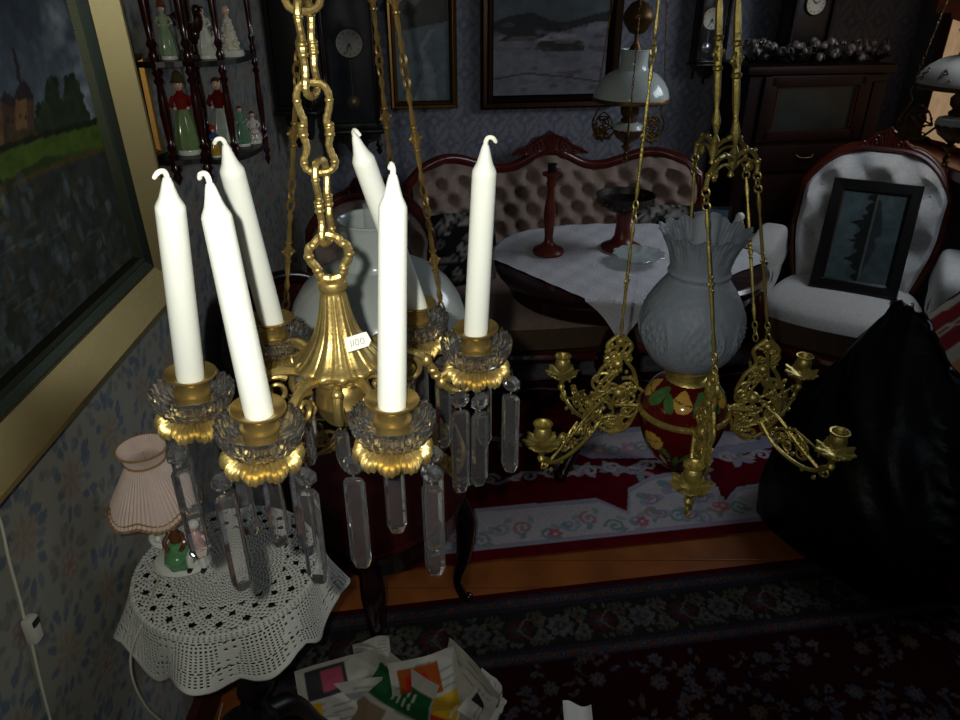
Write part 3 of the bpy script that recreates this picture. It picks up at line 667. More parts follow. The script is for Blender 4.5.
# candles: things standing in the cups
LAB = {'A': 'white candle standing upright in the leftmost cup of the crystal chandelier',
       'B': 'white candle in the front left cup of the crystal chandelier, large in front',
       'C': 'white candle in the front right cup, upright just right of the price tag',
       'D': 'white candle in the rightmost cup of the crystal chandelier',
       'E': 'white candle leaning in the back left cup, behind the front left candle',
       'F': 'white candle leaning far left in the back right cup, half hidden behind another candle'}
for key in 'ABCDEF':
    b = cups[key]; tp = at(*tops_px[key], Z=RIM+.178); d = (tp-b)
    base = b; ax = d.normalized()
    base = b-ax*.009; Lh = d.length+.009
    q = ax.to_track_quat('Z', 'Y').to_matrix()
    ct = thing('candle', LAB[key], 'candle', base, group='white candles of the crystal chandelier')
    n = Lh-.006
    pr = [(0, 0), (.0108, 0), (.0113, .012), (.0106, n*.5), (.0100, n-.024), (.0098, n-.0205), (.0090, n-.0185), (.0066, n-.0135), (.0048, n-.007), (.0036, n-.002), (.0026, n+.001), (0, n+.0015)]
    P = pr; mb = M().lathe(P, 32, rot=q); obj('wax_body', mb, WAX, ct)
    a0 = {'A': 3.0, 'B': 3.3, 'C': .3, 'D': -.2, 'E': 3.4, 'F': .3}[key]; dx = cos(a0)
    w = bez([q @ Vector((0, 0, n-.001)), q @ Vector((0, 0, n+.004)), q @ Vector((.002*dx, 0, n+.007)), q @ Vector((.0055*dx, -.001, n+.0068)), q @ Vector((.0085*dx, -.001, n+.003))], 5)
    mb = M().tube(w, [.0019]*10+[.0018]*(len(w)-14)+[.0016, .0017, .0015, .0011], 7); obj('wick', mb, WICK, ct)
# ================================================================ HANGING OIL LAMPS
def filigree(mb, fr, seed, w, h, n=7, t=.0028):
    """cast openwork: scrolls filling a w x h plate, fr(u,v)->point"""
    r_ = random.Random(seed)
    pts = [(-.5, 0), (-.3, .35), (0, .5), (.3, .3), (.5, -.05), (.25, -.4), (0, -.5), (-.3, -.38)]
    F = lambda u, v: fr(u*w, v*h)
    for k in range(n):
        u, v = r_.uniform(-.36, .36), r_.uniform(-.36, .36); r0 = r_.uniform(.13, .24)*min(w, h)*1.15
        mb.scroll((u*w, v*h), r0, r_.uniform(0, 6.3), r_.choice((-1, 1))*r_.uniform(.9, 1.4), fr, t, 6, .22)
    for k in range(n*2): mb.ball(F(r_.uniform(-.5, .5), r_.uniform(-.5, .5)), t*r_.uniform(1.1, 1.7), 4)
    for k in range(n):
        a, b = r_.choice(pts), r_.choice(pts)
        m_ = ((a[0]+b[0])/2+r_.uniform(-.2, .2), (a[1]+b[1])/2+r_.uniform(-.2, .2)); mb.tube(bez([F(*a), F(*m_), F(*b)], 6), t*.85, 5)
def chain(mb, p0, p1, bar=.075, lk=.012, lw=.0042, wr=.0011, br=.0024, node=True, start=0):
    """ornate bars with flower nodes alternating with runs of small oval links"""
    p0 = Vector(p0); p1 = Vector(p1); D = p1-p0; L = D.length; d = D/L; u = d.orthogonal().normalized(); w = d.cross(u)
    s = start; k = 0
    if bar > 0:
        unit = bar+3*lk*.95; nn = max(1, int((L-start+lk)/unit+.5)); bar = (L-start)/nn-3*lk*.95
    def oval(c, a, b, pl):
        mb.tube([c+d*(a*cos(2*pi*i/10))+pl*(b*sin(2*pi*i/10)) for i in range(10)], wr, 5, closed=True)
    while s < L:
        e = min(s+bar, L)
        if e-s > .012 and bar > 0:
            m = 12; mb.tube([p0+d*(s+(e-s)*i/m) for i in range(m+1)], [br*(.55 if i in (0, m) else (1.3 if i in (1, m-1) else (.6 if i in (2, m-2) else 1))) for i in range(m+1)], 6)
            if node:
                c = p0+d*((s+e)/2); n_ = lw*.95 if e-s < .12 else br*1.75; mb.tube([c+d*(n_*cos(2*pi*i/12))+u*(n_*sin(2*pi*i/12)) for i in range(12)], br*.62, 6, closed=True)
                for k_ in range(4): mb.ball(c+(d*cos(k_*pi/2)+u*sin(k_*pi/2))*n_*1.35, br*.75, 4)
                for k_ in (-1, 1): mb.ball(c+d*k_*n_*2.2, br*1.5, 5, (1, 1, .7))
        s = e
        for i in range(3 if bar > 0 else 4):
            if s+lk*.3 > L: s = L+1; break
            oval(p0+d*(s+lk*.45), lk*.62, lw, u if (k+i) % 2 else w); s += lk*.95
        k += 1
def dome(R_, h, n=10):      # opal shade profile (bottom rim up to the collar)
    return [(R_, 0), (R_*1.005, h*.03), (R_*.985, h*.16), (R_*.93, h*.38), (R_*.82, h*.62), (R_*.66, h*.83), (R_*.5, h*.95), (R_*.40, h)]
def oil_lamp(name, label, x, y, zr, s, shade_mat, chain_ang=30, brass=OLDB, arms=3, flare=False, ball=True, low=True, spots=None, zt=2.42, cf=.06, ar=.78, ck=1, cm=None, dz=.62):
    """opal-shaded hanging lamp; zr height of shade rim, s shade radius"""
    t = thing(name, label, 'lamp', (x, y, 0)); h = s*(.56 if flare else .70); ch_ = s*.50
    pr = dome(s, h); top = zr+h
    out = [(r, zr+z) for r, z in pr]
    if flare: out += [(s*.34, top+.01*s), (s*.30, top+ch_*.3), (s*.33, top+ch_*.62), (s*.43, top+ch_*.95), (s*.45, top+ch_)]
    else: out += [(s*.385, top+ch_*.06), (s*.37, top+ch_*.12), (s*.355, top+ch_*.4), (s*.36, top+ch_*.72), (s*.375, top+ch_*.80), (s*.37, top+ch_*.88), (s*.395, top+ch_*.97), (s*.385, top+ch_)]
    inn = [(r-.003, z) for r, z in reversed(out)]
    prof = out+inn
    mb = M().lathe(prof, 64, cap=False, rf=(lambda a, r, z: 1+.05*cos(10*a)*max(0, (z-top)/ch_) if z > top else 1) if flare else None)
    if spots:
        P = np.array(mb.v); ang = np.arctan2(P[:, 1], P[:, 0]); zz = (P[:, 2]-zr)/h
        c = np.ones((len(P), 3))*np.array(lin((.78, .78, .74))); mb.c = c
    so = obj('shade', mb, shade_mat, t)
    if spots:                                        # painted sprigs on the glass
        mb = M(); r_ = random.Random(2)
        for k in range(9):
            a = k*2*pi/9+.2
            for j in range(9):
                aa = a+r_.uniform(-.14, .14); v = r_.uniform(.15, .6); i = 1
                rr_ = np.interp(v*h, [z for r, z in pr], [r for r, z in pr])
                mb.ball((rr_*cos(aa), rr_*sin(aa), zr+v*h), s*.035, 4, (1, 1, .5))
        obj('flower_sprig', mb, mat('painted_flower_brown', (.36, .22, .19), .4), so)
    mb = M().lathe([(s*1.0, zr-.012), (s*1.025, zr-.010), (s*1.03, zr-.004), (s*1.01, zr+.002), (s*.985, zr-.002)], 64, cap=False); obj('shade_ring', mb, brass, t)
    # burner, font, holder
    zb = zr-s*dz
    mb = M().lathe([(0, zb-s*.02), (s*.2, zb-s*.02), (s*.22, zb+s*.05), (s*.15, zb+s*.12), (s*.23, zb+s*.2), (s*.25, zb+s*.34), (s*.17, zb+s*.44), (s*.16, zb+s*.5), (0, zb+s*.5)], 32, rf=lambda a, r, z: 1+.03*cos(16*a)); obj('burner', mb, DARKB, t)
    mb = M().lathe([(s*.12, zb+s*.45), (s*.15, zb+s*.6), (s*.10, zb+s*.9), (s*.09, zr+s*1.35)], 24, cap=False); obj('chimney', mb, CLEAR, t)
    mb = M().lathe([(0, zb-s*.36), (s*.2, zb-s*.36), (s*.36, zb-s*.28), (s*.42, zb-s*.17), (s*.38, zb-s*.07), (s*.22, zb-s*.01), (0, zb-.001)], 40); obj('font', mb, OPAL, t)
    mb = M().lathe([(0, zb-s*.92), (s*.03, zb-s*.90), (s*.05, zb-s*.84), (s*.03, zb-s*.80), (s*.10, zb-s*.72), (s*.14, zb-s*.66), (s*.06, zb-s*.60), (s*.16, zb-s*.52), (s*.30, zb-s*.42), (s*.39, zb-s*.26), (s*.41, zb-s*.20), (s*.39, zb-s*.18), (s*.30, zb-s*.30)], 40, rf=lambda a, r, z: 1+.03*cos(12*a)); obj('font_holder', mb, brass, t)
    mb = M(); fr = lambda u, v: Vector((u, .004*sin(v*90), zb-s*1.0+v))
    mb.tube([(0, 0, zb-s*.88), (0, 0, zb-s*1.0)], s*.03, 8); mb.ball((0, 0, zb-s*.98), s*.05, 6); filigree(mb, fr, 5, s*.15, s*.26, 4, s*.014); obj('finial', mb, brass, t)
    ends = []
    for k in range(arms):
        a = R(chain_ang)+2*pi*k/arms
        fr = lambda u, v: Vector(((s*ar+u)*cos(a), (s*ar+u)*sin(a), zb-s*.24+v))
        mb = M(); filigree(mb, fr, 40+k, s*.66, s*.80, 10, s*.024)
        mb.tube(bez([fr(-s*.42, -s*.02), fr(-s*.1, -s*.3), fr(s*.25, -s*.2), fr(s*.36, s*.1), fr(s*.26, s*.34)], 6), s*.026, 6)
        mb.tube(bez([fr(s*.26, s*.34), fr(s*.2, s*.52), fr(s*.27, s*.66)], 6), s*.02, 6); obj('arm', mb, brass, t); ends.append(fr(s*.27, s*.66))
    for k, e in enumerate(ends):
        top_ = Vector((0, 0, 2.40)); top_ = e*1.0; top_ = Vector((e.x*cf, e.y*cf, zt))
        mb = M(); chain(mb, e, top_, bar=s*(.55 if ck == 1 else .95), lk=s*.085*ck**.5, lw=s*.030*ck**.6, wr=s*.0085*ck, br=s*.017*ck); obj('chain', mb, cm or brass, t)
    mb = M().lathe([(0, 2.5), (.055, 2.5), (.05, 2.48), (.02, 2.45), (.02, 2.42), (0, 2.40)], 32); obj('ceiling_rose', mb, brass, t)
    if zt < 2.3: obj('hanging_rod', M().lathe([(0, 2.45), (.006, 2.45), (.006, zt+.05), (.02, zt+.03), (.026, zt), (.012, zt-.02), (0, zt-.025)], 20), brass, t)
    if ball:
        zc = zr+s*1.92
        mb = M().lathe([(0, zc-s*.42), (s*.06, zc-s*.40), (s*.04, zc-s*.5), (s*.17, zc-s*.75), (s*.02, zc-s*.62), (s*.02, zc-s*.40), (s*.20, zc-s*.33), (s*.36, zc-s*.1), (s*.385, zc), (s*.39, zc+s*.02), (s*.36, zc+s*.14), (s*.22, zc+s*.34), (s*.05, zc+s*.42), (s*.02, zc+s*.5), (s*.02, 2.45)], 40); obj('counterweight', mb, DARKB, t)
    return t
oil_lamp('opal_oil_lamp', 'large white opal shaded oil lamp on brass chains just behind the crystal chandelier', -.172, 1.115, 1.085, .148, OPAL, -40, mat('warm_gilt_chain', (.68, .56, .32), .40, .7, var=(60, .25)), ball=False, zt=1.86, cf=.16, ar=.91, ck=1.6, dz=1.12, cm=mat('warm_gilt_chain', (.68, .56, .32), .40, .7, var=(60, .25)))
oil_lamp('opal_oil_lamp', 'white opal shaded oil lamp with brass ball above it, hanging before the winter painting', .497, 2.5, 1.25, .123, OPAL, 20, DARKB)
oil_lamp('floral_oil_lamp', 'oil lamp with sprigged shade hanging at the far right before the window', 1.545, 2.42, 1.30, .150, GLAZEV, 40, DARKB, flare=True, ball=False, spots=True)
# ================================================================ CERAMIC LAMP WITH BRASS CANDLE ARMS
LX, LY = .348, 1.05
cl = thing('ceramic_oil_lamp', 'red ceramic hanging oil lamp with brass candle arms and frosted ruffled glass shade', 'lamp', (LX, LY, 0))
# red glazed bowl with painted leaves
prof = [(0, .832), (.020, .833), (.028, .839), (.035, .848), (.049, .864), (.061, .886), (.0695, .912), (.0735, .938), (.0735, .954), (.071, .966), (.065, .982), (.054, .996), (.042, 1.004), (.034, 1.008), (0, 1.010)]
P = bez([(r, 0, z) for r, z in prof], 9); prof = [(max(p.x, 0), p.z) for p in P]
n = 260; mb = M().lathe(prof, n)
cv = Canvas(0, 2*pi, .83, 1.015, .0011, (.31, .028, .045)); cv.u = np.linspace(0, 2*pi, 420); cv.v = np.linspace(.83, 1.015, 160); cv.nu, cv.nv = 420, 160; cv.U, cv.V = np.meshgrid(cv.u, cv.v); cv.C = np.ones((160, 420, 3))*np.array((.31, .028, .045))
def lf(u, v, l, wd, ang, col):                       # leaf in (angle, height); angle scaled to metres
    S = .0735
    for du in (-2*pi, 0, 2*pi):
        x = (cv.U-u-du)*S; y = cv.V-v; p = (x*cos(ang)+y*sin(ang))/l; q_ = (-x*sin(ang)+y*cos(ang))/wd
        m = ((p > 0) & (p < 1) & (np.abs(q_) < np.sin(np.clip(p, 0, 1)*pi)**.7)); cv.C[m] = col
        m2 = ((p > .02) & (p < .95) & (np.abs(q_) < .05)); cv.C[m2] = (.30, .22, .08)
YE, GR, PK2 = (.76, .60, .26), (.25, .42, .22), (.72, .62, .54); A0 = R(-108)
def lc_(deg, z, l, wd, ang, col): a = A0+R(deg); lf(a-.5*l*cos(ang)/.0735, z-.5*l*sin(ang), l, wd, ang, col)
for k in range(5):
    o = 72*k
    lc_(o-38, .908, .044, .017, pi-.35, YE); lc_(o-16, .892, .034, .005, -.9, GR); lc_(o+36, .908, .044, .017, .35, YE); lc_(o+14, .888, .034, .005, .9-pi, GR)
    lc_(o-2, .990, .040, .015, pi-.15, YE); lc_(o+27, .988, .044, .013, .75, GR); lc_(o+50, .985, .034, .009, 2.3, GR)
    lc_(o-22, .868, .032, .006, 2.0, PK2); lc_(o+22, .866, .032, .006, 1.1, PK2); lc_(o, .872, .034, .007, 1.5, GR)
V_ = np.array(mb.v); ang = (np.arctan2(V_[:, 1], V_[:, 0]))
i = ((ang % (2*pi))/(2*pi)*419).round().astype(int); j = np.clip(((V_[:, 2]-.83)/.185*159).round().astype(int), 0, 159); mb.c = cv.lincol()[j, i]
obj('ceramic_bowl', mb, GLAZEV, cl, label='red glazed bowl painted with yellow and green leaves')
mb = M().lathe([(.0735, .944), (.0775, .946), (.0785, .950), (.0775, .954), (.0735, .956)], 64, cap=False)
for k in range(24): mb.ball((.0775*cos(k*pi/12), .0775*sin(k*pi/12), .950), .003, 4)
obj('bowl_band', mb, OLDB, cl)
mb = M().lathe([(.030, 1.005), (.038, 1.009), (.036, 1.013), (.029, 1.016), (.029, 1.024), (.038, 1.028), (.042, 1.034), (.040, 1.040), (.034, 1.042), (.01, 1.042)], 48, rf=lambda a, r, z: 1+.02*cos(24*a)); obj('burner', mb, OLDB, cl)
# frosted embossed shade with ruffled top
prof = [(.040, 1.028), (.048, 1.031), (.062, 1.045), (.074, 1.068), (.0805, 1.095), (.0795, 1.120), (.072, 1.147), (.059, 1.170), (.0475, 1.187), (.0465, 1.192), (.0485, 1.197), (.046, 1.203), (.047, 1.214), (.051, 1.232), (.058, 1.250), (.065, 1.262), (.069, 1.267)]
prof = [(r, 1.036+(z-1.028)*.955) for r, z in prof]
P = bez([(r, 0, z) for r, z in prof], 4)
o_ = [(p.x, p.z) for p in P]; inn = [(r-.003, z) for r, z in reversed(o_)]
def emb(a, r, z):
    if z > 1.205: return 1+.030*cos(14*a)*min(1, (z-1.205)/.05)+.012*cos(56*a)*min(1, (z-1.205)/.06)
    if 1.04 < z < 1.18:
        f = sin((z-1.04)/.14*pi); d = ((z-1.10)/.042)**2+(((a*6/(2*pi)) % 1-.5)/.36)**2
        return 1+f*(.040*math.exp(-((d-1)/.22)**2)+.045*max(0, cos(a*30)*cos((z-1.1)*260))*(d < .7)+.012*(d > 1.4)*max(0, cos(a*48)*cos(z*330)))
    return 1
mb = M().lathe(o_+inn, 288, c=(-.008, 0, 0), cap=False, rf=emb, zf=lambda a, r, z: .0035*cos(14*a)*(z > 1.252)); obj('frosted_shade', mb, FROST, cl)
mb = M().lathe([(.024, 1.04), (.026, 1.06), (.021, 1.1), (.0195, 1.285), (.0205, 1.287), (.019, 1.285), (.018, 1.1)], 32, c=(-.008, 0, 0), cap=False); obj('chimney', mb, CLEAR, cl)
# cast openwork arms with sockets
RIMC = .975
cpx = {'l1': (543, 425), 'l2': (563, 357), 'f': (694, 466), 'r1': (840, 433), 'r2': (805, 357)}
cupc = {k: at(*p, Z=RIMC)-Vector((LX, LY, 0)) for k, p in cpx.items()}
cupc['b'] = Vector((.03, .235, RIMC))
sock = [(0, -.028), (.008, -.028), (.0135, -.020), (.0145, -.013), (.0125, -.006), (.0105, -.003), (.0125, -.001), (.0155, .001), (.0155, .003), (.0125, .0025), (.010, -.001), (.009, -.015), (0, -.016)]
pan = [(.004, -.040), (.012, -.036), (.022, -.032), (.0275, -.030), (.0285, -.0325), (.024, -.037), (.014, -.043), (.007, -.050), (.004, -.058), (.007, -.063), (0, -.070)]
groups = {'left_cast': ('l1', 'l2'), 'right_cast': ('r1', 'r2'), 'front_cast': ('f',), 'back_cast': ('b',)}
gpos = {'left_cast': Vector((-.125, .01, 0)), 'right_cast': Vector((.125, -.01, 0)), 'front_cast': Vector((.0, -.12, 0)), 'back_cast': Vector((.015, .12, 0))}
hooks = {}
for gi, (gk, ks) in enumerate(groups.items()):
    gp = gpos[gk]; a = math.atan2(gp.y, gp.x); er = Vector((cos(a), sin(a), 0))
    fr = lambda u, v: er*(.118+u)+Vector((0, 0, .955+v))
    mb = M(); filigree(mb, fr, 60+gi, .085, .115, 10, .0031); filigree(mb, lambda u, v: fr(u, v+.088), 70+gi, .045, .07, 5, .0030)
    for s_ in (-1, 1): mb.tube(bez([fr(s_*.004, .128), fr(s_*.020, .108), fr(s_*.012, .085), fr(s_*.026, .064), fr(s_*.034, .04)], 6), .0036, 6)
    for dy in (-.004, .004):
        mb.tube(bez([er*.074+Vector((0, 0, .950)), er*.095+Vector((0, 0, .905))+er.cross(Vector((0, 0, 1)))*dy, er*.13+Vector((0, 0, .898)), er*.155+Vector((0, 0, .93)), er*.150+Vector((0, 0, .975)), er*.128+Vector((0, 0, 1.02)), er*.118+Vector((0, 0, 1.080))], 7), .0032, 6)
    mb.scroll((.0, -.05), .026, 0, 1.3, fr, .0035, 7, .2); mb.scroll((.022, .035), .022, 2, -1.3, fr, .0032, 7, .2); mb.scroll((-.02, .03), .020, 1, 1.3, fr, .0032, 7, .2); mb.ball(er*.118+Vector((0, 0, 1.072)), .008, 6); mb.ball(er*.118+Vector((0, 0, 1.03)), .009, 6)
    mb.ball(er*.112+Vector((0, 0, .975)), .011, 6); mb.tube([er*.074+Vector((0, 0, .950)), er*.115+Vector((0, 0, .950))], .004, 6)
    arm = obj('cast_arm', mb, OLDB, cl); hooks[gk] = er*.118+Vector((0, 0, 1.082))
    for k in ks:
        c = cupc[k]; s0 = er*.135+Vector((0, 0, .915)); cb = c+Vector((0, 0, -.066)); d = cb-s0; dh = Vector((d.x, d.y, 0)); L = dh.length; dh.normalize()
        mb = M(); Q = lambda u, v: s0+dh*u+Vector((0, 0, v))
        mb.tube(bez([Q(0, .01), Q(L*.25, -.018), Q(L*.55, -.030), Q(L*.8, -.024+d.z*.5), Q(L, d.z)], 7), .0036, 7)
        mb.tube(bez([Q(-.01, .05), Q(L*.25, .032), Q(L*.5, .010), Q(L*.72, -.008), Q(L*.85, -.018)], 7), .0028, 6)
        mb.scroll((L*.30, .004), .018, 0, 1.3, Q, .0026, 6, .2); mb.scroll((L*.60, -.008), .016, 2.5, -1.4, Q, .0026, 6, .2); mb.scroll((L*.95, d.z-.014), .012, 1, 1.4, Q, .0030, 6, .2); mb.scroll((L*.12, .03), .014, 3, 1.3, Q, .0026, 6, .2)
        filigree(mb, lambda u, v: Q(L*.45+u, .004+v), 90+len(k)+gi*7, L*.75, .05, 5, .0024)
        for m_ in range(6): mb.ball(Q(L*m_/6, -.02+.02*sin(m_)), .0042, 4)
        mb.ball(cb, .006, 6); br = obj('branch', mb, OLDB, arm)
        obj('candle_socket', M().lathe(sock, 28, c=c, rf=lambda a, r, z: 1+.02*cos(8*a)), OLDB, arm)
        mb = M().lathe(pan, 72, c=c, rf=lambda a, r, z: 1+(.10*cos(8*a)+.05*cos(24*a) if r > .02 else 0), zf=lambda a, r, z: .003*cos(8*a)*(r > .02)); obj('drip_pan', mb, OLDB, arm)
# crowns and chains
def lc(px, py, **k): return at(px, py, **k)-Vector((LX, LY, 0))
def crown(c, dirs, nm):
    mb = M(); ends = []
    for d in dirs:
        d = Vector(d); L = d.length; d = d/L; Q = lambda u, v: c+d*u+Vector((0, 0, v))
        mb.tube(bez([Q(.002, .0), Q(L*.3, .010), Q(L*.65, .010), Q(L*.95, -.006), Q(L, -.022)], 6), .0034, 7); mb.tube(bez([Q(.004, -.012), Q(L*.3, -.002), Q(L*.6, -.002), Q(L*.75, -.012)], 5), .0024, 6)
        mb.scroll((L*.70, -.012), .008, 1, 1.4, Q, .0026, 6, .2); mb.ball(Q(L*.95, -.006), .005, 5); mb.ball(Q(L, -.022), .004, 5); mb.ball(Q(L*.4, .012), .0045, 5); mb.ball(Q(L*.75, .010), .004, 5); ends.append(Q(L, -.022))
    mb.lathe([(0, -.026), (.005, -.022), (.003, -.016), (.007, -.006), (.005, .004), (.007, .010), (.003, .018), (0, .022)], 16, c=c); obj(nm, mb, OLDB, cl)
    return ends
c1 = lc(733, 160, Y=LY-.02); c2 = lc(714, 148, Y=LY+.05)
e1 = crown(c1, [lc(708, 172, Y=LY-.09)-c1-Vector((0, 0, lc(708, 172, Y=LY-.09).z-c1.z)), lc(757, 172, Y=LY-.0)-c1-Vector((0, 0, lc(757, 172, Y=LY).z-c1.z))], 'crown')
e2 = crown(c2, [lc(694, 165, Y=LY+.11)-c2-Vector((0, 0, lc(694, 165, Y=LY+.11).z-c2.z)), lc(744, 165, Y=LY+.08)-c2-Vector((0, 0, lc(744, 165, Y=LY+.08).z-c2.z))], 'crown')
kw = dict(bar=.21, lk=.011, lw=.0042, wr=.0013, br=.0032)
for p0, p1 in ((e1[0], hooks['front_cast']), (e1[1], hooks['right_cast']), (e2[1], hooks['right_cast']+Vector((-.012, .02, -.01))), (e2[0], hooks['back_cast'])):
    mb = M(); chain(mb, p0, p1, start=.028, **{**kw, 'br': .0026}); s_ = Vector(p0); d = (Vector(p1)-s_).normalized()
    for i in range(3): mb.tube([s_+d*(.006+.0095*i+.0062*cos(2*pi*j/10))+(d.orthogonal() if i % 2 else d.cross(d.orthogonal()))*.0042*sin(2*pi*j/10) for j in range(10)], .0013, 5, closed=True)
    obj('chain', mb, OLDB, cl)
for c, px0 in ((c1, (736, 0)), (c2, (718, 0))):
    tp = lc(*px0, Y=LY+c.y); d = (tp-c).normalized(); top_ = c+d*((2.42-c.z)/d.z); mb = M(); chain(mb, c+Vector((0, 0, .02)), top_, bar=.205, lk=.012, lw=.0050, wr=.0017, br=.0052); obj('chain', mb, OLDB, cl)
l0 = hooks['left_cast']; tp = lc(659, 0, Y=LY+l0.y); d = (tp-l0).normalized(); top_ = l0+d*((2.42-l0.z)/d.z); mb = M(); chain(mb, l0, top_, bar=.20, lk=.0115, lw=.0042, wr=.0013, br=.0026); obj('chain', mb, OLDB, cl)
mb = M(); mb.lathe([(0, 2.5), (.13, 2.5), (.125, 2.48), (.06, 2.46), (.03, 2.44), (0, 2.43)], 40); 
for c in (c1+(lc(736, 0, Y=LY+c1.y)-c1).normalized()*1.1, ): pass
mb.cham((0, 0, 2.43), (.26, .02, .03), .006); obj('ceiling_rose', mb, OLDB, cl)
# ================================================================ SUITE: SOFA AND ARMCHAIRS
def leg_cab(mb, p, out, h, r0=.024, r1=.014):
    """cabriole leg: knee, slim ankle, pad foot"""
    p = Vector(p); o = Vector(out).normalized()
    P = [p+Vector((0, 0, h)), p+o*.022+Vector((0, 0, h*.80)), p+o*.016+Vector((0, 0, h*.5)), p-o*.004+Vector((0, 0, h*.22)), p+o*.012+Vector((0, 0, h*.06)), p+o*.030+Vector((0, 0, r1))]
    mb.tube(bez(P, 6), bezr([r0*1.15, r0*1.2, r0*.85, r1, r1*1.05, r1*.9], 6), 10); mb.ball(p+o*.028+Vector((0, 0, r1*1.0)), r1*1.15, 6)
    return mb
def tuft(x, z, sx, sz):
    a = x/sx+z/sz; b = x/sx-z/sz; cr = (abs(sin(pi*a))*abs(sin(pi*b)))**.35
    i = round(2*x/sx); best = 9
    for ii in (i-1, i, i+1):
        for jj in (round(2*z/sz)-1, round(2*z/sz), round(2*z/sz)+1):
            if (ii+jj) % 2 == 0: best = min(best, math.hypot((x-ii*sx/2), (z-jj*sz/2)))
    return (1-math.exp(-(best/(sx*.24))**2))*(.72+.28*cr)
def suite(name, label, loc, rz, Wd, ztop, cover, seatcover, zs=.45, dp=.56, tx=.115, tz=.105, bow=.08, narrow=.0, tufted=True, depth=.035, armh=.63, armw=.055, group=None, bw=1.0):
    """carved frame seat: ztop(u) gives back outline height for u in -1..1; front is -Y"""
    t = thing(name, label, 'sofa' if Wd > .9 else 'armchair', loc, rz, group)
    yb_ = dp/2
    def wid(v): return 1-narrow*(1-min(1, v*1.6))**1.5
    def S(u, v, d=0):
        zt = ztop(u); z = zs-.03+(zt-zs+.03)*v; x = u*Wd*bw/2*wid(v); y = yb_+.10*v-bow*abs(u)**3
        return Vector((x, y-d, z))
    def cush(u, v):
        uu = -.965+1.93*u; e = min(1, (1-abs(uu))/.10)*min(1, (1-v)/.08+.15); vv = v*.965
        zt = ztop(uu); z = (zt-zs)*vv; d = .040+depth*tuft(uu*Wd*bw/2, z, tx, tz)
        return S(uu, vv, d*max(0, e)**.5)
    nu = int(60+60*Wd); mb = M().grid(cush, nu, 64); obj('tufted_back', mb, cover, t)
    
    for i in range(-12, 13):
        for j in range(0, 9):
            for o in (0, .5):
                x = (i+o)*tx; z = (j+o)*tz; u = x/(Wd*bw/2)
                if abs(u) < .90 and .04 < z < ztop(u)-zs-.06: obj('button', M().ball(S(u, z/(ztop(u)-zs)*.965, .040), .008, 4), cover, t)
    mb = M().grid(lambda u, v: S(-.98+1.96*u, v*.98, -.02), 40, 8); obj('back_panel', mb, cover, t)
    P = [S(-1, v/14) for v in range(0, 14)]+[S(-1+2*i/60, 1) for i in range(61)]+[S(1, 1-v/14) for v in range(1, 15)]
    P = [p+Vector((0, -.012, 0)) for p in P]; mb = M(); mb.tube(P, .021, 10); mb.tube([p+Vector((0, -.018, -.006)) for p in P], .010, 6); obj('back_frame', mb, MAHOG, t)
    # carved crest
    zc = ztop(0); mb = M(); F = lambda u, v: S(0, 1)+Vector((u, -.03, v*1.5 if v > 0 else v))
    cw = .17 if Wd > .9 else .125; cs = 1.4 if Wd > .9 else 1.65
    out = [(-cw, -.018), (-cw*.85, .006), (-cw*.6, .014), (-cw*.45, .034), (-cw*.2, .040), (0, .055), (cw*.2, .040), (cw*.45, .034), (cw*.6, .014), (cw*.85, .006), (cw, -.018)]
    mb.prism([(a, b) for a, b in out], .03, lambda u, v, w: F(u, v)+Vector((0, w, 0)))
    for s in (-1, 1):
        mb.scroll((s*cw*.35, .010), .022, pi/2, s*1.3, F, .006, 6, .2); mb.scroll((s*cw*.68, -.004), .016, pi/2, s*1.3, F, .005, 6, .2); mb.tube(bez([F(s*.012, .045), F(s*cw*.3, .034), F(s*cw*.6, .012), F(s*cw, -.014)], 5), .006, 6)
    for k in range(-2, 3): mb.tube([F(k*.006, -.005), F(k*.014, .044-abs(k)*.006)], [.004, .007], 6)
    obj('carved_crest', mb, MAHOG, t)
    # seat
    def seat(u, v):
        x = -1+2*u; y = -1+2*v; r_ = max(abs(x), abs(y)); k = 1-.16*(x*y)**2
        e = (1-min(1, abs(x))**6)*(1-min(1, abs(y))**6)
        return Vector((x*(Wd/2-.005)*k*(1-.08*v), y*dp/2*k-.02-.035*(1-x*x)*(1-v), zs-.045+.065*e**.5+.012*(1-x*x)))
    mb = M().grid(seat, int(50+30*Wd), 40); obj('seat', mb, seatcover, t)
    rim = [seat(i/40, 0) for i in range(41)]
    mb = M()
    mb.add([(p.x, p.y+.004, p.z+.0) for p in rim]+[(p.x, p.y+.012, p.z-.095) for p in rim], [(i, i+1, 42+i, 41+i) for i in range(40)])
    for sx in (0, 1): r2 = [seat(sx, j/20) for j in range(21)]; mb.add([(p.x*.995, p.y, p.z) for p in r2]+[(p.x*.99, p.y, p.z-.095) for p in r2], [(i, i+1, 22+i, 21+i) for i in range(20)])
    obj('seat_border', mb, mat(cover.name+'_border', (.40, .32, .24), .8, var=(60, .15)), t)  # browner than the cover: shade on the seat front put into the colour
    mb = M(); mb.tube([Vector((p.x, p.y+.006, p.z-.112-.018*(1-abs(1-2*i/40))**1)) for i, p in enumerate(rim)], .021, 8)
    for sx in (0, 1): mb.tube([Vector((p.x*.985, p.y, p.z-.11)) for p in [seat(sx, j/10) for j in range(11)]], .02, 8)
    mb.tube([Vector((p.x*.97, p.y, p.z-.11)) for p in [seat(j/10, 1) for j in range(11)]], .02, 8); obj('seat_rail', mb, MAHOG, t)
    for sx in (-1, 1):
        for sy in (-1, 1):
            x, y = sx*(Wd/2-.06), sy*(dp/2-.06)-.01
            obj('leg', leg_cab(M(), (x, y, 0), (sx*.6, sy, 0), zs-.15, .022, .013), MAHOG, t)
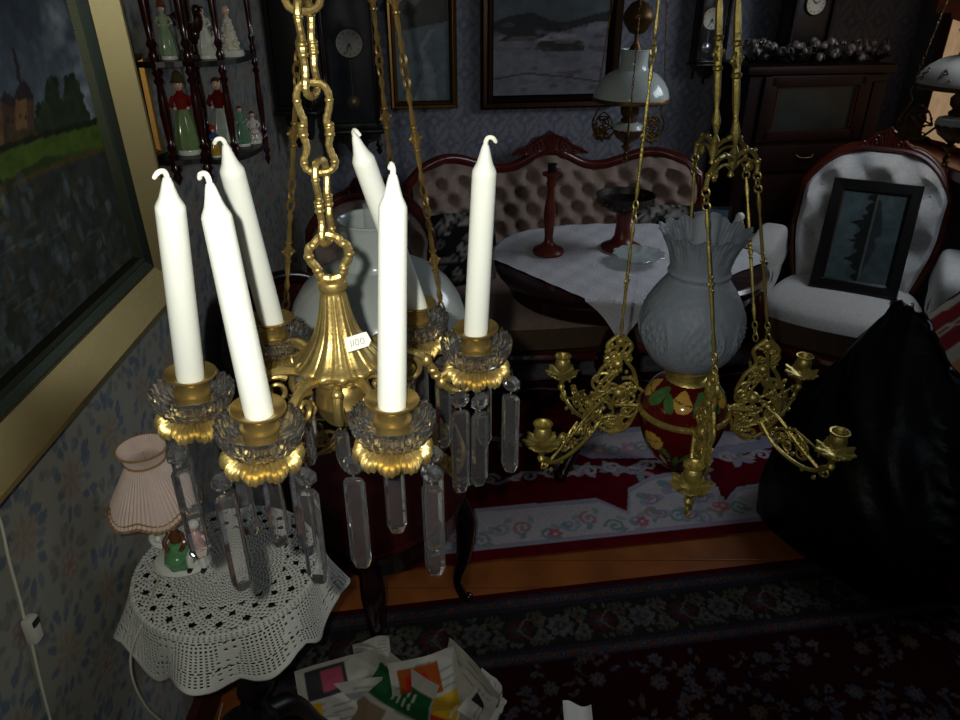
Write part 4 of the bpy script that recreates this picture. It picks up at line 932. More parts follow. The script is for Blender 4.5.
    # arms: upholstered panel, rolled pad, carved front support
    for s in (-1, 1):
        X = s*(Wd/2-.005); a = obj('arm', M().grid(lambda u, v: Vector((X-s*.030*sin(pi*u)*1, dp/2-.02-(dp*.70)*v, zs-.02+(armh-zs)*u)), 14, 18), cover, t)
        pad = bez([Vector((X, dp/2+.01, armh+.01)), Vector((X+s*.012, dp/2-.12, armh+.004)), Vector((X+s*.028, dp/2-.28, armh)), Vector((X+s*.032, -dp/2+.13, armh-.006)), Vector((X+s*.030, -dp/2+.09, armh-.024))], 6)
        if bw < .95:
            def blk(u, v):
                th, ph = 2*pi*u, pi*v; e = .42; f = lambda k: math.copysign(abs(k)**e, k)
                return Vector((X+s*.035+.062*f(sin(ph))*f(cos(th)), .01+.215*f(cos(ph)), (zs+armh)/2-.01+((armh-zs)/2+.04)*f(sin(ph))*f(sin(th))))
            obj('arm_pad', M().grid(blk, 40, 28, closeu=True), seatcover, a)
        else: obj('arm_pad', M().tube(pad, bezr([armw*.75, armw*.9, armw*1.05, armw*1.2, armw*.8], 6), 14), seatcover, a)
        mb = M(); mb.tube(bez([Vector((X+s*.03, -dp/2+.13, armh-.04)), Vector((X+s*.045, -dp/2+.085, armh-.07)), Vector((X+s*.02, -dp/2+.10, armh-.12)), Vector((X-s*.005, -dp/2+.06, zs+.01)), Vector((X-s*.03, -dp/2+.05, zs-.10))], 6), bezr([.02, .026, .018, .020, .026], 6), 10)
        mb.ball(Vector((X+s*.040, -dp/2+.085, armh-.055)), .03, 8, (.8, 1, 1)); obj('arm_support', mb, MAHOG, a)
    return t
def sofa_top(u):
    return .845+.075*math.exp(-((abs(u)-.72)/.26)**2)+.085*math.exp(-(u/.20)**2)-.05*max(0, abs(u)-.9)*10*.6
SX = .365
suite('tufted_sofa', 'buttoned taupe sofa with carved red wood crest against the back wall', (SX, yb(SX)-.50, 0), BA, 1.28, sofa_top, TAUPE, TAUPE, zs=.44, dp=.58, bow=.16, tx=.102, tz=.132, depth=.06)
def arm_top(u): return .99-.16*abs(u)**3.2
suite('tufted_armchair', 'buttoned cream armchair holding a black framed picture, before the dark cabinet', (1.485, 2.70, 0), R(-30), .62, arm_top, CREAM, CREAM, zs=.45, dp=.50, bow=.07, narrow=.22, tx=.20, tz=.20, armh=.64, armw=.062, group=None, bw=.87, depth=.06)
suite('tufted_armchair', 'buttoned taupe armchair half hidden behind the white opal lamp shade', (-.385, 2.17, 0), 0, .42, lambda u: .93-.12*abs(u)**3, TAUPE, TAUPE, zs=.44, dp=.50, bow=.06, narrow=.2, tx=.11, tz=.10, armw=.036)
# black framed picture leaning on the armchair
bl, br_ = at(807, 286, Z=.475), at(897, 301, Z=.475); tl, tr_ = at(843, 180, Z=.875), at(927, 187, Z=.862)
ud = (br_-bl).normalized(); vd = ((tl+tr_)/2-(bl+br_)/2); h = vd.length; vd = (vd-ud*vd.dot(ud)).normalized(); wd_ = ((br_-bl).length+(tr_-tl).length)/2
cv = Canvas(-wd_/2+.048, wd_/2-.048, -h/2+.048, h/2-.048, .004, (.27, .33, .34)); W_, H_ = wd_-.096, h-.096
cv.C *= (.8+.35*fbm(cv.U+1, cv.V+1, 9, 4))[..., None]
cv.C[cv.U < -W_*.18] *= 1.12
r_ = random.Random(6); edge = []
for k in range(41):                                  # castle skyline lying on its side, mirrored in water
    v = -H_/2+H_*k/40; edge.append((W_*(-.05-.10*abs(sin(k*.7))-(.17 if k in (9, 10, 18, 26, 27) else 0)*1-.06*r_.random()+.10*abs(k-20)/20), v))
cv.poly(edge+[(W_*.03, H_/2), (W_*.03, -H_/2)], (.13, .14, .14)); cv.poly([(W_*.03, -H_/2), (W_*.07, -H_/2), (W_*.07, H_/2), (W_*.03, H_/2)], (.33, .35, .35))
cv.poly([(W_*.07, -H_*.4), (W_*.12+.0, -H_*.3), (W_*.20, -H_*.1), (W_*.15, 0), (W_*.24, .04*H_), (W_*.2, .2*H_), (W_*.13, .4*H_), (W_*.07, .45*H_)], (.19, .21, .22)); cv.noise(40, .15, 2)
GLASSPIC = mat('print_behind_glass', vcol=True, rough=.12, coat=.6)
c_ = (bl+br_)/2+vd*(h/2)+ud.cross(vd)*.0
PK = [(0, 0), (0, .7), (.1, 1), (.75, .9), (.85, .6), (1, .4)]
framed('castle_print', 'black framed print of a castle lying sideways, leaning on the cream armchair', c_, ud, vd, wd_, h, cv, .050, .022, PK, [(.035, .035, .037), (.04, .04, .042), (.05, .05, .052), (.035, .035, .037), (.05, .05, .05)], fmat=mat('black_moulding', vcol=True, rough=.3), cmat=GLASSPIC)
# ================================================================ SOFA TABLE
TZ = .755; TC = Vector((.505, 2.335, 0)); TA, TB = .455, .375
tt = thing('oval_table', 'oval dark wood table under a white cloth in front of the sofa', 'table', (TC.x, TC.y, 0), BA*.5)
sup = lambda a, b, e, th: (math.copysign(abs(cos(th))**e, cos(th))*a, math.copysign(abs(sin(th))**e, sin(th))*b)
mb = M(); n = 96; prof = [(.0, TZ), (.93, TZ), (.975, TZ-.002), (1.0, TZ-.012), (1.0, TZ-.022), (.975, TZ-.030), (.96, TZ-.045), (.90, TZ-.05), (.90, TZ-.095), (.88, TZ-.10), (.0, TZ-.10)]
rows = []
for r, z in prof: rows.append([Vector((*[q_*max(r, .001) for q_ in sup(TA, TB, .82, 2*pi*i/n)], z)) for i in range(n)])
mb.add([p for r in rows for p in r], [(j*n+i, j*n+(i+1) % n, (j+1)*n+(i+1) % n, (j+1)*n+i) for j in range(len(rows)-1) for i in range(n)]); obj('tabletop', mb, DKWOOD, tt)
mb = M().lathe([(.05, TZ-.10), (.07, TZ-.13), (.05, TZ-.20), (.045, TZ-.26), (.075, TZ-.36), (.085, TZ-.42), (.06, TZ-.48), (.07, TZ-.52), (.075, .20), (.05, .16), (0, .16)], 32); obj('pedestal', mb, DKWOOD, tt)
for k in range(4):
    a = pi/4+k*pi/2; o = Vector((cos(a), sin(a), 0)); mb = M(); mb.tube(bez([o*.04+Vector((0, 0, .22)), o*.14+Vector((0, 0, .21)), o*.25+Vector((0, 0, .10)), o*.33+Vector((0, 0, .025))], 6), bezr([.032, .030, .024, .020], 6), 10); mb.ball(o*.335+Vector((0, 0, .024)), .024, 8); obj('leg', mb, DKWOOD, tt)
# cloth: white lace, laid cornerwise so one point hangs over the front edge
CW = mat('white_lace_linen', (.78, .78, .80), .8, var=(120, .12), bump=(170, .5, .003), bumpk='voronoi')
zc = at(700, 330, Y=2.0)
cA = Vector((.47, 2.385, 0)); ca = R(38)
def cloth(u, v):
    a, b = (u-.5)*.76, (v-.5)*.76; x = cA.x+a*cos(ca)-b*sin(ca); y = cA.y+a*sin(ca)+b*cos(ca)
    dx, dy = x-TC.x, y-TC.y; c_, s_ = cos(-BA*.5), sin(-BA*.5); lx, ly = dx*c_-dy*s_, dx*s_+dy*c_
    q_ = (abs(lx/(TA*1.005))**2.44+abs(ly/(TB*1.005))**2.44)**(1/2.44)
    z = TZ+.0035+.0018*sin(x*60)*sin(y*47)
    if q_ > 1:
        over = (q_-1)*math.hypot(lx, ly); k = 1/q_*(1+.016+.02*sin(u*40+v*33)*min(1, over*8)); lx, ly = lx*k, ly*k; z = TZ-.0-over*1.0
        c_, s_ = cos(BA*.5), sin(BA*.5); x, y = TC.x+lx*c_-ly*s_, TC.y+lx*s_+ly*c_
    return Vector((x, y, z))
tag(obj('lace_tablecloth', M().grid(cloth, 110, 110), CW), 'white lace tablecloth laid cornerwise on the oval sofa table', 'tablecloth')
# things on the table
def ontab(px, py, z=TZ+.006): return at(px, py, Z=z)
p = ontab(548, 253)
cs = thing('wooden_candlestick', 'tall turned red brown wooden candlestick standing on the lace tablecloth', 'candlestick', p); H = .30
obj('stem', M().lathe([(0, 0), (.052, 0), (.055, .008), (.050, .018), (.030, .026), (.022, .034), (.016, .042), (.014, .06), (.017, .10), (.021, .135), (.018, .165), (.012, .20), (.012, .225), (.017, .24), (.013, .25), (.016, .262), (.030, .268), (.031, .275), (.012, .277), (0, .277)], 32), mat('red_turned_wood', (.36, .13, .09), .35, var=(20, .25)), cs)
obj('candle_socket', M().lathe([(.011, .275), (.014, .278), (.014, .30), (.017, .304), (.012, .304), (.011, .283), (0, .283)], 24), BLACKW, cs)
p = ontab(621, 248)
tz_ = thing('pedestal_bowl', 'dark red wooden pedestal bowl with gilt leaf band on the lace tablecloth', 'bowl', p)
obj('stem', M().lathe([(0, 0), (.070, 0), (.072, .008), (.058, .016), (.040, .024), (.028, .045), (.024, .09), (.030, .125), (.05, .140), (0, .142)], 36), mat('red_turned_wood'), tz_)
obj('bowl', M().lathe([(.045, .138), (.075, .145), (.093, .162), (.098, .185), (.101, .190), (.096, .190), (.088, .168), (.06, .155), (0, .152)], 48), BLACKW, tz_)
mb = M()
for k in range(28): a = k*2*pi/28; mb.ball((.0925*cos(a), .0925*sin(a), .164+.006*(k % 2)), .009, 4, (.7, .7, .8))
obj('leaf_band', mb, DARKB, tz_)
p = ontab(638, 262)
gd = thing('glass_dish', 'low ruffled clear glass dish with lace rim beside the pedestal bowl', 'dish', p); gd['label'] = 'low ruffled glass dish on the lace tablecloth in front of the pedestal bowl'
obj('dish', M().lathe([(0, .004), (.04, .004), (.060, .012), (.078, .026), (.086, .029), (.083, .032), (.060, .018), (.04, .010), (0, .009)], 96, rf=lambda a, r, z: 1+.05*cos(12*a)*(r > .07), zf=lambda a, r, z: .008*sin(12*a)*(r > .09)), mat('greenish_pressed_glass', (.74, .80, .79), .10, alpha=.5, coat=.5), gd)
# small things on the cabinet side of the table: photo and figurine on a side stand
pp_ = ontab(716, 238); pb_ = ontab(735, 241)
fz = TZ+.006
ph = thing('photo_frame', 'small framed photo with blue picture standing at the right end of the sofa table', 'photo', pp_, R(-8))
q = Matrix.Rotation(R(-12), 3, 'X')
obj('frame', M().cham(q @ Vector((0, 0, .055))+Vector((0, 0, .003)), (.085, .012, .11), .003, rot=q), BLACKW, ph); obj('picture', M().box(q @ Vector((0, -.0065, .055))+Vector((0, 0, .003)), (.062, .002, .086), rot=q), mat('blue_print', (.28, .38, .48), .3, var=(40, .3)), ph)
fg = thing('bird_figurine', 'small white porcelain bird figurine beside the blue photo on the sofa table', 'figurine', pb_)
mb = M(); mb.lathe([(0, 0), (.022, 0), (.02, .01), (.014, .018), (.022, .04), (.024, .055), (.016, .075), (.012, .085), (0, .09)], 20); mb.ball((0, -.008, .092), .016, 8); mb.tube([(0, -.022, .092), (0, -.034, .089)], [.004, .001], 6); mb.tube([(0, .012, .05), (0, .035, .035), (0, .05, .03)], [.012, .01, .004], 8); obj('body', mb, PORC, fg)
# lace cushions on the sofa
cv = Canvas(0, 1, 0, 1, .012, (.10, .09, .10)); r_ = random.Random(4)
for k in range(90): cv.flower(r_.random(), r_.random(), r_.uniform(.03, .07), r_.choice([(.50, .49, .47), (.40, .39, .38), (.58, .56, .53)]), (.12, .1, .1), r_.choice((5, 6)), r_.random()*6)
def cushion(name, label, c, rz, w, h, th, tilt):
    q = Matrix.Rotation(rz, 3, 'Z') @ Matrix.Rotation(tilt, 3, 'X'); t = thing(name, label, 'cushion', c, group='dark floral cushions on the sofa')
    mb = M(); cols = []
    for s in (-1, 1):
        def f(u, v):
            x, y = -1+2*u, -1+2*v; e = max(0, (1-x**4)*(1-y**4))**.5
            return q @ Vector((x*w/2*(1-.08*y*y), s*th*e-.0, y*h/2*(1-.08*x*x)))
        mb.grid(f, 28, 28); g_ = np.linspace(0, 1, 28); U, V = np.meshgrid(g_, g_); cols.append(cv.at(U.ravel(), V.ravel()))
    mb.c = np.concatenate(cols); obj('cover', mb, CLOTHV, t)
    return t
cushion('floral_cushion', 'dark cushion with pale flowers lying low at the right end of the sofa', (SX+.40, yb(SX)-.42, .61), BA-.1, .40, .30, .06, -.25)
cushion('floral_cushion', 'dark cushion with pale flowers at the left end of the sofa, behind the tall candle', (SX-.46, yb(SX)-.50, .60), BA+.1, .34, .30, .06, -.25)
# ================================================================ CABINET, CLOCKS
KB = at(718, 66, Z=1.285); 
cab = Vector((1.395, 0, 0)); cab.y = yb(1.395)-.165-.012
kt = thing('drinks_cabinet', 'dark red mahogany cabinet with glazed door and drawer behind the cream armchair', 'cabinet', cab, BA)
obj('carcass', M().cham((0, 0, .64), (.78, .40, 1.20), .006), CABW, kt)
obj('top', M().cham((0, -.01, 1.262), (.84, .44, .035), .012), CABW, kt); obj('plinth', M().cham((0, 0, .03), (.80, .42, .06), .008), CABW, kt)
mb = M(); X0, X1, Zb, Zt = -.28, .26, .975, 1.240
for x in (X0, X1): mb.cham((x, -.212, (Zb+Zt)/2), (.07, .026, Zt-Zb), .006)
for z in (Zb+.025, Zt-.02): mb.cham(((X0+X1)/2, -.212, z), (X1-X0, .026, .045), .006)
dr = obj('door', mb, CABW, kt)
obj('glass_pane', M().box(((X0+X1)/2, -.204, (Zb+Zt)/2), (X1-X0-.04, .005, Zt-Zb-.06)), mat('dark_cabinet_glass', (.11, .14, .135), .35, var=(9, .5)), dr)
for x in (X0+.045, X1-.045): obj('glazing_bead', M().tube([(x, -.222, Zb+.055), (x, -.222, Zt-.05)], .005, 6), MAHOG, dr)
d2 = obj('drawer', M().cham((-.01, -.21, .905), (.60, .024, .11), .006), CABW, kt)
mb = M(); mb.tube(bez([(-.06, -.222, .918), (-.045, -.234, .908), (-.01, -.236, .905), (.025, -.234, .908), (.04, -.222, .918)], 5), .004, 6); obj('handle', mb, DARKB, d2)
d3 = obj('door', M().cham((-.01, -.21, .46), (.60, .024, .74), .008), CABW, kt); obj('knob', M().ball((.24, -.228, .50), .012, 8), DARKB, d3)
obj('side_panel', M().cham((.345, -.208, .64), (.075, .02, 1.14), .006), CABW, kt)
KS = .80
for o in kt.children_recursive: o.data.transform(Matrix.Diagonal((KS, .72, 1, 1)))
def oncab(dx, dy): return Vector((cab.x, cab.y, 1.2795))+BD*dx+Vector((-BD.y, BD.x, 0))*dy
# mantel clock on the cabinet
mc = thing('mantel_clock', 'black mantel clock with pale dial standing on the dark cabinet', 'clock', oncab(-.01, .03), BA)
mb = M(); mb.cham((0, 0, .02), (.24, .12, .04), .005); mb.cham((0, 0, .20), (.19, .10, .33), .006); mb.cham((0, 0, .375), (.22, .12, .03), .006); mb.prism([(-.10, .39), (.10, .39), (.05, .44), (0, .47), (-.05, .44)], .06, lambda u, v, w: Vector((u, w-.03, v)))
for s in (-1, 1): mb.lathe([(.012, .04), (.009, .06), (.011, .12), (.008, .20), (.011, .3), (.012, .36)], 12, c=(s*.085, -.055, 0))
obj('case', mb, BLACKW, mc)
def dialparts(parent, c, r, rotm=None, hands=(R(60), R(-50))):
    q = Matrix.Rotation(pi/2, 3, 'X'); d = obj('dial', M().lathe([(0, .004), (r*.92, .004), (r, .006), (r*1.06, .003), (r*1.06, 0), (0, 0)], 40, c=c, rot=q), DIAL, parent)
    mb = M()
    for k in range(12):
        a = k*pi/6; p0 = Vector(c)+Vector((sin(a)*r*.70, -.0065, cos(a)*r*.70)); p1 = Vector(c)+Vector((sin(a)*r*.88, -.0065, cos(a)*r*.88)); mb.tube([p0, p1], r*.025, 4)
    obj('hour_marks', mb, BLACKW, d)
    for a, l in zip(hands, (.5, .75)): obj('hand', M().tube([Vector(c)+Vector((0, -.008, 0)), Vector(c)+Vector((sin(a)*r*l, -.008, cos(a)*r*l))], [r*.05, r*.02], 5), BLACKW, d)
    mb = M().lathe([(r*.98, .002), (r*1.02, .010), (r*1.12, .008), (r*1.14, 0)], 40, c=c, rot=q, cap=False); obj('bezel', mb, DARKB, d)
    return d
dialparts(mc, Vector((0, -.051, .225)), .042)
# garland of silvery blossoms along the cabinet top
PET = mat('silvery_petals', (.50, .46, .44), .35, .25, var=(80, .3)); LEAFM = mat('dark_leaf', (.11, .10, .08), .6, var=(60, .3))
def blossom(mb, c, r, seed):
    r_ = random.Random(seed)
    for k in range(9):
        a = r_.uniform(0, 6.28); e = r_.uniform(-.3, 1.2); d = Vector((cos(a)*cos(e), sin(a)*cos(e), sin(e)))
        mb.ball(Vector(c)+d*r*.55, r*.42, 4, (1, 1, .45), rot=d.to_track_quat('Z', 'Y').to_matrix())
GL = ['cluster of silvery blossoms at the left front corner of the cabinet top', 'second cluster of silvery blossoms from the left on the cabinet top', 'cluster of silvery blossoms just left of the black mantel clock', 'cluster of silvery blossoms in front of the black mantel clock', 'cluster of silvery blossoms just right of the black mantel clock', 'second cluster of silvery blossoms from the right on the cabinet top', 'cluster of silvery blossoms at the right end of the cabinet top']
for i in range(7):
    t = thing('blossom_cluster', GL[i], 'flowers', oncab(-.29+.095*i, -.09+.02*(i % 2)), group='silvery blossoms on the cabinet'); r_ = random.Random(i); lf_ = M(); bl_ = M()
    for k in range(7):
        blossom(bl_, (r_.uniform(-.045, .045), r_.uniform(-.05, .05), .022+r_.uniform(0, .065)), r_.uniform(.018, .030), k*9+i)
    for k in range(12):
        a = r_.uniform(0, 6.3); lf_.tube([(0, 0, .004), (.03*cos(a), .03*sin(a), .03), (.055*cos(a), .055*sin(a), .008+r_.random()*.04)], [.004, .009, .001], 5, flat=.3)
    obj('leaves', lf_, LEAFM, t); obj('blossoms', bl_, PET, t)
# pendulum wall clocks
def wall_clock(name, label, px, zc, w, h, dial_dz, pend_dz, rd, big, base=None, rz=BA):
    a = onback(px, 40); s0 = (a-Vector((0, 3.30, 0))).dot(BD); base = base or Vector((0, 3.30, zc))+BD*s0+BN*.004
    t = thing(name, label, 'clock', base, rz); D = .13 if big else .10
    mb = M(); mb.cham((0, -.012, 0), (w*.86, .02, h), .004)
    for s in (-1, 1): mb.cham((s*w*.40, -D/2, 0), (w*.06, D-.02, h*.94), .004)
    for s in (-1, 1): mb.cham((0, -D/2, s*h*.47), (w*.86, D-.02, h*.05), .006)
    mb.cham((0, -D/2-.005, h*.515), (w*1.04, D+.02, h*.035), .008); mb.cham((0, -D/2-.005, -h*.50), (w*1.0, D+.01, h*.03), .008)
    obj('case', mb, BLACKW if big else DKWOOD, t)
    mb = M(); F = lambda u, v: Vector((u, -D*.6, h*.53+v)); mb.prism([(-w*.46, 0), (-w*.38, w*.12), (-w*.2, w*.16), (-w*.1, w*.36), (0, w*.44), (w*.1, w*.36), (w*.2, w*.16), (w*.38, w*.12), (w*.46, 0)], D*.4, lambda u, v, w_: F(u, v)+Vector((0, w_-.02, 0)))
    for s in (-1, 1): mb.scroll((s*w*.22, w*.1), w*.09, 1, s*1.3, F, w*.02, 6); mb.lathe([(0, 0), (w*.05, 0), (w*.07, w*.08), (w*.02, w*.14), (w*.05, w*.2), (0, w*.28)], 14, c=(s*w*.44, -D*.5, h*.53))
    obj('crown', mb, BLACKW if big else DKWOOD, t)
    mb = M(); F = lambda u, v: Vector((u, -D*.55, -h*.51+v)); mb.prism([(-w*.46, 0), (w*.46, 0), (w*.40, -w*.14), (w*.22, -w*.20), (w*.12, -w*.36), (0, -w*.40), (-w*.12, -w*.36), (-w*.22, -w*.20), (-w*.40, -w*.14)], D*.45, lambda u, v, w_: F(u, v)+Vector((0, w_-.02, 0)))
    for x, s in ((0, 1), (-w*.40, .7), (w*.40, .7)): mb.lathe([(0, -w*.62*s), (w*.03, -w*.58*s), (w*.06, -w*.5*s), (w*.03, -w*.44*s), (w*.07, -w*.38*s), (w*.04, -w*.3*s), (w*.04, 0)], 14, c=(x, -D*.5, -h*.51))
    for s in (-1, 1): mb.scroll((s*w*.24, -w*.10), w*.09, 1, s*1.3, lambda u, v: F(u, v)+Vector((0, -.02, 0)), w*.02, 6)
    obj('base_carving', mb, BLACKW if big else DKWOOD, t)
    for s in (-1, 1):
        mb = M().lathe([(w*.06, -h*.44), (w*.06, -h*.40), (w*.035, -h*.37), (w*.05, -h*.30), (w*.04, 0), (w*.05, h*.30), (w*.035, h*.37), (w*.06, h*.40), (w*.06, h*.44)], 14, c=(s*w*.45, -D+.004, 0)); obj('side_column', mb, DKWOOD, t)
    dialparts(t, Vector((0, -D*.55, dial_dz)), rd, hands=(R(160), R(200)))
    mb = M(); mb.tube([(0, -D*.4, dial_dz-rd), (0, -D*.4, pend_dz)], .004, 6); mb.lathe([(0, .008), (rd*.35, .006), (rd*.55, .0), (rd*.35, -.006), (0, -.008)], 28, c=(0, -D*.4, pend_dz), rot=Matrix.Rotation(pi/2, 3, 'X')); obj('pendulum', mb, BRASS if big else mat('nickel_bob', (.75, .75, .76), .25, .9), t)
    obj('door_glass', M().box((0, -D+.008, 0), (w*.74, .003, h*.88)), mat('thin_clock_glass', (.5, .52, .55), .04, alpha=.07), t)
    return t
zt = onback(352, 0).z; zb_ = onback(352, 132).z; zd = onback(343, 42).z; zp = onback(352, 101).z
hz = (1.66-zb_); zc_ = (1.66+zb_)/2
wall_clock('pendulum_wall_clock', 'large dark pendulum wall clock with glazed door, behind the chandelier chains', 349, zc_, .235, hz*.93, zd-zc_, zp-zc_, .052, True)
zb_ = onback(707, 66).z; zd = onback(705, 18).z; zp = onback(705, 47).z; zt = 1.62; zc_ = (zt+zb_)/2
wall_clock('pendulum_wall_clock', 'small red brown pendulum wall clock between the winter painting and the cabinet', 703, zc_, .135, (zt-zb_)*.93, zd-zc_, zp-zc_, .042, False)
wall_clock('pendulum_wall_clock', 'dark carved pendulum wall clock on the left wall beyond the etagere', 0, 0, .25, .50, .12, -.10, .05, True, Vector((XL+.004, 2.55, 1.46)), R(90))
# ================================================================ WALL SHELF WITH PORCELAIN
Z1, Z2, Z3 = 1.457, 1.272, 1.70
sh = thing('corner_etagere', 'dark hanging etagere with turned posts beside the castle painting', 'shelf', (XL, 1.62, 0))
def shelf_out():
    pts = [(.004, -.13)]+[(.004+.215*sin(a)*1.0+.0, -.13+.0+(.26)*((1-cos(a))/2)) for a in np.linspace(.25, pi-.12, 22)]+[(.004, .13)]
    return pts
so = [(.004, -.135), (.06, -.145), (.11, -.125), (.155, -.135), (.195, -.10), (.215, -.05), (.215, .05), (.195, .10), (.155, .13), (.06, .14), (.004, .135)]
so = [tuple(p)[:2] for p in bez([(x, y, 0) for x, y in so], 3)]
for z in (Z1, Z2, Z3): obj('shelf_board', M().prism(so, .010, lambda u, v, w, z=z: Vector((u*.87, v, z-.010+w))), BLACKW, sh, smooth=False)
REDP = mat('red_black_turned_wood', (.17, .035, .03), .18, coat=.5, var=(25, .4))
PP = [(.045, -.128, 1), (.106, -.116, 1), (.162, -.098, .8), (.182, .06, .7), (.03, .125, .8)]
for x, y, s in PP:
    mb = M(); pr = []
    for za, zb2 in ((Z2, Z1-.014), (Z1, Z3-.014)):
        Lp = zb2-za
        for f, r in ((0, .008), (.04, .011), (.09, .006), (.13, .011), (.17, .0065), (.30, .0085), (.5, .0105), (.70, .0085), (.83, .0065), (.87, .011), (.91, .006), (.96, .011), (1, .008)): pr.append((r*s, za+f*Lp))
    pr = [(0, Z2-.055), (.004*s, Z2-.05), (.010*s, Z2-.040), (.006*s, Z2-.030), (.011*s, Z2-.022), (.008*s, Z2-.014)]+pr
    obj('turned_post', mb.lathe(pr, 18, c=(x, y, 0)), REDP, sh)
def fig(label, x, y, z, h, dress, torso, hat=None, apron=None, lean=0, seated=False, rz=0, cat='figurine'):
    """porcelain figure on a base: skirt, torso, arms, head with face, hat"""
    t = thing('porcelain_figurine', label, cat, (XL+x, 1.62+y, z+.0005), rz, 'porcelain on the etagere'); s = h/.17
    cm = lambda c, n: mat('glaze_'+n, c, .15, coat=.5, var=(60, .12)); nm = lambda c: '%02d%02d%02d' % tuple(int(k*99) for k in c)
    obj('base', M().lathe([(0, 0), (.026*s, 0), (.028*s, .004*s), (.026*s, .012*s), (0, .014*s)], 24), PORC, t)
    k = .62 if seated else 1
    mb = M().lathe([(.027*s, .012*s), (.030*s, .02*s), (.026*s, .05*s*k), (.019*s, .085*s*k), (.012*s, .10*s*k), (0, .102*s*k)], 28, rf=lambda a, r, zz: 1+.07*cos(9*a)); 
    if seated: mb.ball((0, -.018*s, .05*s), .017*s, 8, (1.1, 1.3, .9))
    obj('skirt', mb, cm(dress, nm(dress)), t)
    b0 = .10*s*k; mb = M().lathe([(0, b0-.004*s), (.012*s, b0-.002*s), (.015*s, b0+.018*s), (.016*s, b0+.028*s), (.008*s, b0+.036*s), (.005*s, b0+.042*s), (0, b0+.043*s)], 20, sy=.8)
    for e in (-1, 1): mb.tube(bez([(e*.015*s, 0, b0+.028*s), (e*.023*s, -.004*s, b0+.012*s), (e*.014*s, -.017*s, b0+.004*s)], 5), bezr([.0055*s, .0048*s, .0035*s], 5), 8)
    obj('torso', mb, cm(torso, nm(torso)), t)
    for e in (-1, 1): obj('hand', M().ball((e*.014*s, -.018*s, b0+.004*s), .004*s, 6), cm((.80, .66, .56), 'skin'), t)
    skin = cm((.80, .66, .56), 'skin'); mb = M().ball((0, -.001*s, b0+.052*s), .0115*s, 10, (.88, .95, 1.12)); mb.ball((0, -.012*s, b0+.051*s), .0022*s, 5)
    hd = obj('head', mb, skin, t)
    mb = M()
    for e in (-1, 1): mb.ball((e*.004*s, -.0108*s, b0+.0545*s), .0011*s, 4)
    mb.ball((0, -.0108*s, b0+.0465*s), .0012*s, 4, (1.8, 1, .7)); obj('face', mb, INK, hd)
    hc = hat or (.30, .20, .12); mb = M().ball((0, .002*s, b0+.057*s), .0125*s, 8, (.95, .98, .85))
    if hat: mb.lathe([(.018*s, b0+.058*s), (.013*s, b0+.062*s), (.010*s, b0+.075*s), (.004*s, b0+.083*s), (0, b0+.084*s)], 16)
    obj('hat' if hat else 'hair', mb, cm(hc, nm(hc)), t)
    if apron:
        mb = M().grid(lambda u, v: Vector(((-.5+u)*.022*s*(1+.3*(1-v)), -.0255*s+.012*s*v-.001, (.026+.062*v)*s)), 6, 6); o = obj('apron', mb, PORC, t)
        mb = M()
        for q_ in (-1, 1):
            for r0 in (0, 1): mb.tube([Vector((q_*.006*s+.003*s*cos(a), -.0262*s+.0035*s-.0005, (.052-.008*r0)*s+.004*s*sin(a))) for a in np.linspace(0, 5, 8)], .0008*s, 4)
        obj('blue_scrolls', mb, cm((.22, .38, .55), 'blue'), o)
    return t
fig('tall porcelain lady in a green dress with red shawl on the lower shelf', .062, -.08, Z2, .152, (.46, .55, .36), (.46, .11, .08), (.30, .26, .18), rz=R(15))
fig('porcelain man in red waistcoat with blue marked apron on the lower shelf', .130, -.055, Z2, .150, (.58, .62, .58), (.34, .07, .06), None, True, rz=R(10))
fig('small porcelain child in green at the right of the lower shelf', .152, .0, Z2, .085, (.36, .52, .42), (.40, .55, .45), rz=R(10))
fig('tiny colourful porcelain figure with red cap on the lower shelf front', .128, -.112, Z2, .060, (.70, .55, .20), (.22, .30, .55), (.75, .12, .10), rz=R(15))
fig('seated white porcelain figure in lacy dress at the far right of the lower shelf', .168, .03, Z2, .090, (.80, .76, .72), (.82, .79, .76), seated=True, rz=R(20))
fig('porcelain child in pale green with brown bonnet at the left of the upper shelf', .062, -.095, Z1, .100, (.55, .64, .50), (.60, .66, .52), (.42, .24, .14), rz=R(20))
fig('white porcelain lady standing at the middle of the upper shelf', .132, -.08, Z1, .095, (.80, .82, .76), (.76, .78, .68), rz=R(10))
fig('seated white porcelain figure beside the lace dressed group on the upper shelf', .150, -.078, Z1, .072, (.84, .84, .80), (.84, .82, .78), seated=True, rz=R(30))
# dark beaded figure and lace group
t = thing('dark_rooster_figurine', 'dark brown bird figurine behind the post on the upper shelf', 'figurine', (XL+.105, 1.62-.075, Z1+.0005), R(60), 'porcelain on the etagere')
mb = M(); mb.lathe([(0, 0), (.018, 0), (.016, .008), (.006, .012), (.006, .03), (0, .03)], 16); mb.ball((0, 0, .045), .022, 8, (.8, 1.2, .9)); mb.tube(bez([(0, -.015, .05), (0, -.026, .068), (0, -.022, .085)], 5), bezr([.012, .009, .007], 5), 8); mb.ball((0, -.024, .088), .009, 6); mb.tube([(0, -.032, .088), (0, -.04, .085)], [.003, .001], 5)
for k in range(5): mb.tube(bez([(0, .02, .05), ((k-2)*.006, .036, .075+.004*k), ((k-2)*.01, .045, .07-.006*k)], 4), .003, 5)
obj('body', mb, mat('dark_brown_glaze', (.16, .06, .05), .2, coat=.5), t)
t = thing('lace_porcelain_group', 'white porcelain group covered in tiny flowers at the right of the upper shelf', 'figurine', (XL+.160, 1.62-.02, Z1+.0005), R(20), 'porcelain on the etagere')
obj('base', M().lathe([(0, 0), (.036, 0), (.038, .005), (.034, .012), (0, .014)], 28, sx=.7), PORC, t)
mb = M(); r_ = random.Random(8)
